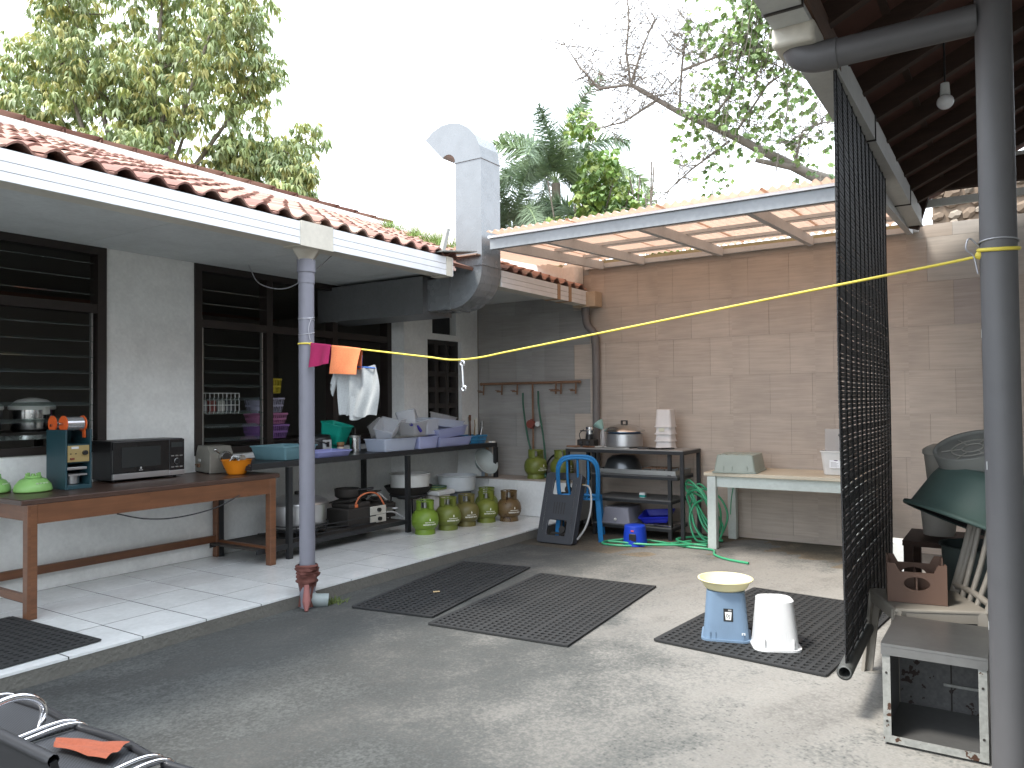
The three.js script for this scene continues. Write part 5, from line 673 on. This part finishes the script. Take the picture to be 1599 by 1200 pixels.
// a cloth sheet: grid of points given by fn(u, v)
function sheet(fn, nu, nv, th = 0.0025) { const pos = [], P = []; for (let j = 0; j <= nv; j++) for (let i = 0; i <= nu; i++) P.push(fn(i / nu, j / nv)); const at = (i, j) => P[j * (nu + 1) + i]; for (let j = 0; j < nv; j++) for (let i = 0; i < nu; i++) { const a = at(i, j), b = at(i + 1, j), c = at(i + 1, j + 1), d = at(i, j + 1); pos.push(...a, ...b, ...c, ...a, ...c, ...d); } const g = new THREE.BufferGeometry(); g.setAttribute('position', new THREE.Float32BufferAttribute(pos, 3)); g.computeVertexNormals(); const mi = new THREE.PlaneGeometry(1, 1, nu, nv).toNonIndexed(); return smooth(g); }
function smooth(g) { const p = g.attributes.position, n = g.attributes.normal, m = new Map(); const key = i => p.getX(i).toFixed(4) + p.getY(i).toFixed(4) + p.getZ(i).toFixed(4); for (let i = 0; i < p.count; i++) { const k = key(i); if (!m.has(k)) m.set(k, V(0, 0, 0)); m.get(k).add(V(n.getX(i), n.getY(i), n.getZ(i))); } for (let i = 0; i < p.count; i++) { const v = m.get(key(i)).clone().normalize(); n.setXYZ(i, v.x, v.y, v.z); } return g; }
const cloth = c => M(c, 0.95, { side: THREE.DoubleSide, map: tex(128, 0.12, (u, v) => { const k = 0.9 + 0.14 * (fbm(u * 30, v * 30, 30, 3) - 0.4); return [k, k, k]; }) });
solo('orange_rag', 'crumpled orange cloth on the waiting bench seat', 'cloth', sheet((u, v) => [-2.44 + 0.22 * u + 0.05 * v, 0.445 + 0.006 * Math.abs(Math.sin(u * 5 + v * 3)) + 0.006 * Math.sin(v * 6) ** 2, -1.20 + 0.10 * v * (0.35 + 0.65 * u) - 0.10 * u], 18, 14), cloth([0.27, 0.07, 0.035]));
// ---------- clothes line ----------
const ropeY = x => x < -2.713 ? 1.873 + (x + 4.179) / (-2.713 + 4.179) * (1.689 - 1.873) : 1.689 + (x + 2.713) / (-0.09 + 2.713) * (1.966 - 1.689);
const ropeZ = x => -3.787 + (x + 4.179) * 0.1193;
{
  const r = wthing('clothes_line', 'yellow rope strung from the terrace downpipe to the right drainpipe', 'rope', [-2.2, 1.7, -3.6]); const pts = []; for (let x = -4.19; x < -0.1; x += 0.2) pts.push([x, ropeY(x), ropeZ(x)]); pts.push([-0.095, 1.966, -3.295]);
  part(r, 'rope', tube(pts, 0.0055, 160, 8), mt.yellowRope); part(r, 'knot', [tor(0.058, 0.006, -4.25, 1.875, -3.8), sp(0.012, -4.192, 1.872, -3.79)], mt.yellowRope); part(r, 'knot', [tor(0.063, 0.007, -0.04, 1.985, -3.3, Math.PI / 2 + 0.15, 0.3), sp(0.016, -0.098, 1.968, -3.292)], mt.yellowRope);
}
function hung(name, label, c, x0, x1, drop0, drop1, fold) {   // cloth draped over the line
  solo(name, label, 'cloth', sheet((u, v) => { const x = x0 + (x1 - x0) * u, y = ropeY(x), D = drop0 + (drop1 - drop0) * u; const s = (v - 0.42), d = s < 0 ? -s / 0.42 * D * 0.8 : s / 0.58 * D; const off = (s < 0 ? -1 : 1) * (0.008 + 0.02 * Math.min(1, d * 6)) + 0.012 * Math.sin(u * fold + d * 5) * Math.min(1, d * 8); return [x + 0.012 * Math.sin(d * 12 + u * 3), y + 0.008 - d, ropeZ(x) + off]; }, 18, 26), cloth(c));
}
hung('magenta_cloth', 'magenta cloth on the line beside the downpipe', [0.42, 0.02, 0.11], -4.185, -3.95, 0.18, 0.13, 9);
hung('orange_cloth', 'orange towel pegged on the line next to the magenta cloth', [0.82, 0.25, 0.10], -3.945, -3.63, 0.20, 0.175, 7);
{ const s = wthing('grey_shirt', 'pale grey shirt hanging below the orange towel', 'shirt', [-3.72, 1.4, -3.76]); const m = cloth([0.42, 0.44, 0.44]);
  part(s, 'body', [sheet((u, v) => { const y = 1.69 - 0.33 * v, x = -3.80 + 0.30 * u + 0.03 * Math.sin(v * 4); return [x, y + 0.01 * Math.sin(u * 9), -3.752 + 0.12 * (x + 3.7) + 0.015 * Math.sin(u * 14 + v * 3)]; }, 24, 14), sheet((u, v) => { const y = 1.69 - 0.34 * v, x = -3.94 + 0.23 * u + 0.05 * v; return [x, y + 0.02 * Math.sin(u * 6 + v), -3.765 + 0.12 * (x + 3.7) + 0.022 * Math.sin(u * 11 + v * 2)]; }, 18, 14)], m);
  part(s, 'sleeve', sheet((u, v) => { const a = u * Math.PI * 2; return [-3.93 - 0.07 * v + 0.03 * Math.cos(a) + 0.02 * v, 1.66 - 0.12 * v + 0.045 * Math.sin(a), -3.785 + 0.02 * Math.sin(a + 1)]; }, 16, 6), m); part(s, 'hanger', [rod([-3.8, 1.70, -3.76], [-3.5, 1.675, -3.72], 0.006), rod([-3.65, 1.69, -3.74], [-3.64, 1.765, -3.735], 0.003)], plastic([0.05, 0.12, 0.35])); }
{ const s = wthing('hanging_spanner', 'chromed spanner hanging from the yellow rope', 'spanner', [-2.713, 1.52, -3.612]); part(s, 'shank', [rod([-2.713, 1.668, -3.612], [-2.705, 1.535, -3.612], 0.009)], mt.alum); part(s, 'jaw', [tor(0.014, 0.006, -2.713, 1.675, -3.612, 0), tor(0.014, 0.006, -2.703, 1.528, -3.612, 0)], mt.chrome); }
solo('soffit_cable', 'thin white cable looping below the house soffit', 'cable', tube([[-5.4, 2.62, -4.2], [-5.0, 2.40, -4.0], [-4.62, 2.33, -3.95], [-4.4, 2.42, -3.98], [-4.4, 2.68, -4.3]], 0.004), mt.wire);
// ---------- vegetation beyond the walls ----------
const leafM = MP([1, 1, 1], 0.6, { side: THREE.DoubleSide, transmission: 0.4, thickness: 0 });
const barkM = M([0.20, 0.17, 0.14], 0.95, { map: grime, bumpMap: bumpT, bumpScale: 0.01 });
function leafTuft(n, L, w, droop, seed) {   // tuft of hanging leaves, each a folded strip of four triangles
  const q = rng(seed), pos = [];
  for (let i = 0; i < n; i++) {
    const a = q() * Math.PI * 2, t = droop + 0.5 * (q() - 0.5), l = L * (0.7 + 0.5 * q()), ww = w * (0.8 + 0.4 * q()), r0 = 0.02 * q();
    const d = V(Math.cos(a) * Math.cos(t), -Math.sin(t), Math.sin(a) * Math.cos(t)), d2 = V(d.x * 0.6, d.y - 0.4, d.z * 0.6).normalize(), s = V(-Math.sin(a), 0.3 * (q() - 0.5), Math.cos(a)).multiplyScalar(ww / 2);
    const b = V(Math.cos(a) * r0, 0.03 * (q() - 0.5), Math.sin(a) * r0), m = b.clone().addScaledVector(d, l * 0.5), e = m.clone().addScaledVector(d2, l * 0.5), up = V(0, 0.008, 0);
    const A = m.clone().add(s).add(up), B = m.clone().sub(s).add(up);
    for (const tr of [[b, A, m], [b, m, B], [A, e, m], [m, e, B]]) for (const v of tr) pos.push(v.x, v.y, v.z);
  }
  const g = new THREE.BufferGeometry(); g.setAttribute('position', new THREE.Float32BufferAttribute(pos, 3)); g.computeVertexNormals(); return g;
}
function crown(parent, name, geo, pts, cols, seed, s0 = 0.75, s1 = 1.3) {
  const q = rng(seed), im = new THREE.InstancedMesh(geo, leafM, pts.length), m = new THREE.Matrix4(), c = new THREE.Color();
  pts.forEach((p, i) => { m.compose(V(p[0] - parent.off[0], p[1] - parent.off[1], p[2] - parent.off[2]), new THREE.Quaternion().setFromEuler(new THREE.Euler((q() - 0.5) * 0.7, q() * 6.28, (q() - 0.5) * 0.7)), V(1, 1, 1).multiplyScalar(s0 + (s1 - s0) * q())); im.setMatrixAt(i, m); const k = cols[Math.floor(q() * cols.length)], b = 0.8 + 0.4 * q(); im.setColorAt(i, c.setRGB(k[0] * b, k[1] * b, k[2] * b)); });
  im.name = name; im.userData = { kind: 'stuff' }; im.castShadow = im.receiveShadow = true; parent.add(im); return im;
}
const blob = (q, c, r, n, hollow = 0.35) => { const o = []; while (o.length < n) { const x = q() * 2 - 1, y = q() * 2 - 1, z = q() * 2 - 1, d = x * x + y * y + z * z; if (d > 1 || d < hollow * q()) continue; o.push([c[0] + x * r[0], c[1] + y * r[1], c[2] + z * r[2]]); } return o; };
{ // broad tree behind the house
  const P = [-13.7, 7.57, -7.98], t = wthing('broadleaf_tree', 'large yellow green broadleaf tree behind the house roof', 'tree', [-14, 0, -8.1]), q = rng(41), rx = 0.837, rz = -0.548; let pts = [];
  const lobes = [[-2.1, 0.35, 1.15], [-0.9, 1.1, 1.0], [0.5, 1.0, 1.2], [1.9, 0.7, 1.05], [2.4, -0.3, 1.0], [2.75, -1.3, 0.75], [1.2, -0.9, 1.15], [-0.2, -0.6, 1.0], [-1.4, -1.0, 1.0], [-2.5, -0.9, 0.9], [-3.2, -0.1, 1.1], [0.7, 2.1, 1.2], [2.0, -1.7, 0.7], [-0.4, -1.6, 0.9], [-3.9, 1.0, 1.2], [0.4, -1.9, 1.0], [1.5, -2.0, 0.9], [-1.2, -1.9, 1.0], [-2.4, -1.7, 0.9], [1.0, 0.1, 1.1], [-1.0, 0.1, 1.0], [3.0, -2.1, 0.6], [0.6, -2.7, 0.9], [2.2, -2.7, 0.7]];
  const limbs = [cone([-14, 0, -8.1], [-13.8, 4.5, -8], 0.28, 0.2, 12)];
  lobes.forEach(([r, u, s], i) => { const dz = (q() - 0.5) * 1.6, c = [P[0] + rx * r - 0.548 * dz, P[1] + u, P[2] + rz * r - 0.837 * dz]; for (let k = 0; k < 5; k++) { const cc = [c[0] + (q() - 0.5) * 1.1 * s, c[1] + (q() - 0.5) * 1.0 * s, c[2] + (q() - 0.5) * 1.1 * s]; pts = pts.concat(blob(q, cc, [s * 0.6, s * 0.48, s * 0.6], 62)); limbs.push(cone(c, cc, 0.02, 0.008, 5)); } const mid = [(-13.8 + c[0]) / 2 + q() * 0.3, 4.5 + (c[1] - 4.5) * 0.45, (-8 + c[2]) / 2]; limbs.push(cone([-13.8, 4.3, -8], mid, 0.09, 0.055, 7), cone(mid, c, 0.055, 0.02, 6)); });
  part(t, 'trunk', limbs, barkM); crown(t, 'crown', leafTuft(9, 0.20, 0.042, 0.75, 3), pts, [[0.32, 0.39, 0.14], [0.40, 0.43, 0.15], [0.26, 0.34, 0.14], [0.50, 0.48, 0.17], [0.33, 0.39, 0.20]], 8);  // leaf colours lightened to stand in for haze
}
function palm(label, base, top, n, L, seed) {
  const t = wthing('palm_tree', label, 'palm', [base[0], 0, base[2]]), q = rng(seed);
  part(t, 'trunk', cone([base[0], 0, base[2]], top, 0.12, 0.09, 10), barkM);
  const col = M([0.19, 0.26, 0.16], 0.5, { side: THREE.DoubleSide }), col2 = M([0.24, 0.32, 0.16], 0.5, { side: THREE.DoubleSide });
  for (let f = 0; f < n; f++) {
    const a = f * 2.4 + q() * 0.6, el = 1.25 - 0.75 * (f / n) + 0.25 * (q() - 0.5), l = L * (0.8 + 0.35 * q()), pos = [], S = 16, sp_ = []; let p = V(...top), dir = V(Math.cos(a) * Math.cos(el), Math.sin(el), Math.sin(a) * Math.cos(el));
    for (let k = 0; k <= S; k++) { sp_.push(p.clone()); p = p.clone().addScaledVector(dir, l / S); dir.y -= 0.105 + 0.03 * (f / n); dir.normalize(); }
    for (let k = 1; k < S * 26; k++) { const u = 0.12 + 0.88 * k / (S * 26), i = Math.min(S - 1, Math.floor(u * S)), b = sp_[i].clone().lerp(sp_[i + 1], u * S - i), d = sp_[i + 1].clone().sub(sp_[i]).normalize(), o = V(q() - 0.5, q() - 0.5, q() - 0.5).cross(d).normalize(), ll = 0.46 * (0.5 + 0.5 * Math.sin(Math.PI * Math.min(1, u * 0.9 + 0.1))) * (0.8 + 0.4 * q()), e = b.clone().addScaledVector(o, ll * 0.8).addScaledVector(d, ll * 0.55); e.y -= ll * 0.25; const s = d.clone().multiplyScalar(0.012); pos.push(b.x - s.x, b.y - s.y, b.z - s.z, b.x + s.x, b.y + s.y, b.z + s.z, e.x, e.y, e.z); }
    const g = new THREE.BufferGeometry(); g.setAttribute('position', new THREE.Float32BufferAttribute(pos, 3)); g.computeVertexNormals();
    const fr = part(t, 'frond', g, q() > 0.5 ? col : col2); part(fr, 'rib', tube(sp_.map(v => [v.x, v.y, v.z]), 0.012, 16, 5), col2);
  }
}
palm('tall bushy foxtail palm right of the duct', [-7.2, 0, -12.6], [-7.18, 5.55, -12.55], 16, 1.95, 61);
palm('lower foxtail palm close behind the duct', [-8.0, 0, -12.3], [-7.95, 4.7, -12.2], 10, 1.5, 67);
palm('small foxtail palm between duct and canopy edge', [-6.5, 0, -12.6], [-6.5, 4.45, -12.5], 9, 1.25, 69);
{ const b = wthing('vine_bush', 'bright green climbing vine in front of the palms', 'vine', [-5.7, 3, -11.8]), q = rng(77); let pts = [];
  for (const [c, r, n] of [[[-5.6, 4.75, -11.77], 0.5, 120], [[-5.76, 5.35, -11.6], 0.35, 90], [[-5.3, 4.5, -11.94], 0.5, 120], [[-6.0, 4.9, -11.55], 0.3, 70], [[-5.0, 4.3, -11.9], 0.4, 120], [[-5.98, 6.05, -11.3], 0.3, 50], [[-4.6, 4.1, -11.7], 0.4, 90], [[-6.6, 4.2, -11.7], 0.5, 120]]) pts = pts.concat(blob(q, c, [r, r * 1.1, r], n, 0));
  const st = []; for (let i = 0; i < 14; i++) { const x = -6.6 + q() * 2.2; st.push(tube([[x, 2.5, -11.8], [x + q() * 0.4 - 0.2, 3.6, -11.7], [x + q() * 0.8 - 0.4, 4.6 + q() * 0.8, -11.7]], 0.014, 12, 5)); } part(b, 'stems', st, barkM);
  crown(b, 'leaves', leafTuft(5, 0.13, 0.09, 0.7, 9), pts, [[0.20, 0.33, 0.06], [0.27, 0.38, 0.07], [0.15, 0.26, 0.06], [0.32, 0.40, 0.10]], 18); }
{ // leaning, half bare tree with hanging vines
  const t = wthing('leaning_tree', 'half bare leaning tree with hanging vines behind the canopy', 'tree', [-1.2, 0, -11.2]), q = rng(88), w = [], lp = [];
  const path = (pts, r0, r1) => { for (let i = 0; i < pts.length - 1; i++) { const a = r0 + (r1 - r0) * i / (pts.length - 1), b = r0 + (r1 - r0) * (i + 1) / (pts.length - 1); w.push(cone(pts[i], pts[i + 1], a, b, 8)); } };
  path([[-0.6, 0, -11.3], [-1.2, 3.0, -11.2], [-1.79, 3.95, -11.08], [-2.02, 4.33, -11.05], [-2.72, 4.8, -10.87], [-3.29, 5.18, -10.7], [-3.94, 5.56, -10.45], [-4.54, 5.99, -10.13]], 0.11, 0.03); path([[-1.7, 4.1, -11.1], [-2.05, 4.42, -11.03], [-2.47, 4.61, -10.88], [-2.95, 4.76, -10.72]], 0.08, 0.03);
  const twigs = [[[-4.54, 5.99, -10.13], [-4.52, 6.4, -9.95], [-4.41, 6.77, -9.81], [-4.38, 7.2, -9.66]], [[-4.54, 5.99, -10.13], [-4.96, 5.97, -9.95], [-5.15, 6.25, -9.72], [-5.28, 6.56, -9.49]], [[-3.94, 5.56, -10.45], [-3.86, 6.11, -10.36], [-3.75, 6.49, -10.22], [-3.61, 6.62, -10.21]], [[-3.86, 6.11, -10.36], [-3.32, 6.1, -10.2], [-2.92, 6.09, -10.11], [-2.42, 5.76, -10.38]], [[-3.3, 5.1, -10.72], [-3.84, 4.77, -10.65], [-4.31, 4.4, -10.58]], [[-3.21, 5.12, -10.6], [-2.66, 5.65, -10.37], [-2.3, 5.8, -10.4]], [[-2.45, 4.6, -10.8], [-2.29, 5.0, -10.6], [-2.02, 5.04, -10.55]], [[-4.2, 5.75, -10.3], [-4.7, 5.5, -10.2], [-5.1, 5.45, -10.1]], [[-4.54, 5.99, -10.13], [-4.3, 6.4, -10.0], [-4.05, 6.75, -9.9]], [[-3.6, 5.35, -10.6], [-3.2, 5.6, -10.4], [-2.9, 6.3, -10.2], [-2.7, 7.0, -10.1]]];
  const sprout = (a, b, lev) => { const n = lev ? 3 : 6; for (let k = 0; k < n; k++) { const u = 0.2 + 0.8 * q(), s = [a[0] + (b[0] - a[0]) * u, a[1] + (b[1] - a[1]) * u, a[2] + (b[2] - a[2]) * u], e = [s[0] + (q() - 0.5) * 0.75, s[1] + (q() - 0.35) * 0.6, s[2] + (q() - 0.5) * 0.5]; w.push(cone(s, e, 0.009 - lev * 0.003, 0.004, 5)); if (lev < 2) sprout(s, e, lev + 1); else if (e[0] > -3.7 && q() > 0.5) lp.push(e); } };
  for (const tw of twigs) { path(tw, 0.022, 0.008); for (let i = 0; i < tw.length - 1; i++) sprout(tw[i], tw[i + 1], 0); } for (const [a, b] of [[[-2.72, 4.8, -10.87], [-3.29, 5.18, -10.7]], [[-3.29, 5.18, -10.7], [-3.94, 5.56, -10.45]], [[-3.94, 5.56, -10.45], [-4.54, 5.99, -10.13]]]) sprout(a, b, 0);
  let pts = lp.slice(); const cl = [[-3.1, 6.43, -9.89], [-2.73, 6.31, -10.06], [-3.09, 6.0, -10.1], [-2.55, 5.93, -10.28], [-3.39, 5.58, -10.18], [-3.08, 5.47, -10.32], [-2.38, 5.38, -10.54], [-3.68, 5.21, -10.23], [-2.8, 5.12, -10.53], [-3.33, 4.69, -10.52], [-2.27, 4.82, -10.76], [-2.57, 6.43, -10.04], [-2.38, 6.12, -10.24], [-2.9, 6.7, -10.0], [-2.5, 6.8, -10.1], [-2.2, 6.5, -10.2]];
  cl.forEach(([x, y, z], i) => { const up = y > 5.8 ? 1.5 : 0.8; for (let k = 0; k < 4; k++) { const vx = x + (q() - 0.5) * 0.45, vz = z + (q() - 0.5) * 0.4; w.push(tube([[vx, y + 0.35, vz], [vx + 0.05, y, vz], [vx - 0.03, y - 0.4 - 0.4 * q(), vz]], 0.005, 10, 4)); for (let m = 0; m < 9 * up; m++) pts.push([vx + (q() - 0.5) * 0.3, y + 0.35 - q() * 0.8, vz + (q() - 0.5) * 0.3]); } });
  part(t, 'trunk', w, M([0.26, 0.23, 0.20], 0.95, { map: grime })); crown(t, 'vine_leaves', leafTuft(4, 0.10, 0.075, 0.9, 15), pts, [[0.22, 0.34, 0.10], [0.28, 0.38, 0.12], [0.18, 0.28, 0.09]], 28, 0.7, 1.2);
}
{ // weeds and dry grass on the roofs
  const blades = (q, n, L) => { const pos = []; for (let i = 0; i < n; i++) { const a = q() * 6.28, l = L * (0.5 + q()), x = (q() - 0.5) * 0.1, z = (q() - 0.5) * 0.1, lean = 0.3 + 0.7 * q(); pos.push(x - 0.004, 0, z, x + 0.004, 0, z, x + Math.cos(a) * l * lean, l * (1 - 0.4 * lean), z + Math.sin(a) * l * lean); } const g = new THREE.BufferGeometry(); g.setAttribute('position', new THREE.Float32BufferAttribute(pos, 3)); g.computeVertexNormals(); return g; };
  const q = rng(91); const weed = (name, label, n, c, pf, L) => { const g = []; for (let i = 0; i < n; i++) { const p = pf(q); g.push(blades(q, 26, L).translate(...p)); } const m = new THREE.Mesh(join(g), M(c, 0.9, { side: THREE.DoubleSide })); m.name = name; m.userData = { label, category: 'weeds', kind: 'stuff' }; m.castShadow = true; scene.add(m); };
  weed('dry_grass', 'dry straw coloured grass along the back edge of the canopy', 34, [0.36, 0.26, 0.15], q => { const t = q(); return [-5.2 + t * 2.4 * q(), 3.16, -8.12 - q() * 0.3]; }, 0.2);
  weed('roof_weeds', 'green weeds growing on the roof beside the duct', 22, [0.14, 0.22, 0.05], q => { const s = q() * 1.1; return [-4.7 - s, 2.98 + s * 0.4, -5.9 - q() * 1.0]; }, 0.13);
  weed('kerb_weeds', 'small green weeds at the foot of the terrace downpipe', 5, [0.12, 0.16, 0.04], q => [-4.2 + q() * 0.07, 0.0, -3.9 - q() * 0.15], 0.04);
}
{ // neighbour's rubble wall and old roof seen over the boundary wall
  const n = wthing('rubble_wall', 'broken brown masonry wall seen over the boundary wall at the right', 'wall', [0, 0, -9.9]), q = rng(55); part(n, 'core', bb(-0.75, 1.2, 0, 3.9, -9.95, -10.2), M([0.20, 0.15, 0.11], 0.95, { map: grime }));
  for (let i = 0; i < 10; i++) for (let j = 0; j < 6; j++) part(n, 'stone', new THREE.DodecahedronGeometry(0.045 + 0.04 * q(), 0).scale(1.2, 0.8, 0.6).rotateZ(q()).translate(-0.7 + i * 0.13 + q() * 0.06, 3.1 + j * 0.13 + q() * 0.05, -9.93), M([[0.20, 0.15, 0.11], [0.26, 0.20, 0.15], [0.16, 0.13, 0.10], [0.32, 0.27, 0.22]][Math.floor(q() * 4)], 0.95, { map: grime }));
  const r = wthing('neighbour_roof', 'weathered dark grey ridge of the roof behind the house', 'roof', [-9, 3, -9.5]); part(r, 'slope', [bar([-7.2, 3.3, -10], [-9.3, 4.45, -10], 8, 0.05), bar([-11.4, 3.3, -10], [-9.3, 4.45, -10], 8, 0.05)], M([0.16, 0.10, 0.08], 0.95, { map: grime })); for (let z = -6.2; z > -14; z -= 0.36) part(r, 'ridge_cap', bx(0.26, 0.1, 0.35, -9.3, 4.5 + 0.02 * q(), z, 0, 0.05 * (q() - 0.5)), M([0.11, 0.105, 0.10], 0.95, { map: grime }));
}
renderer.render(scene, camera);
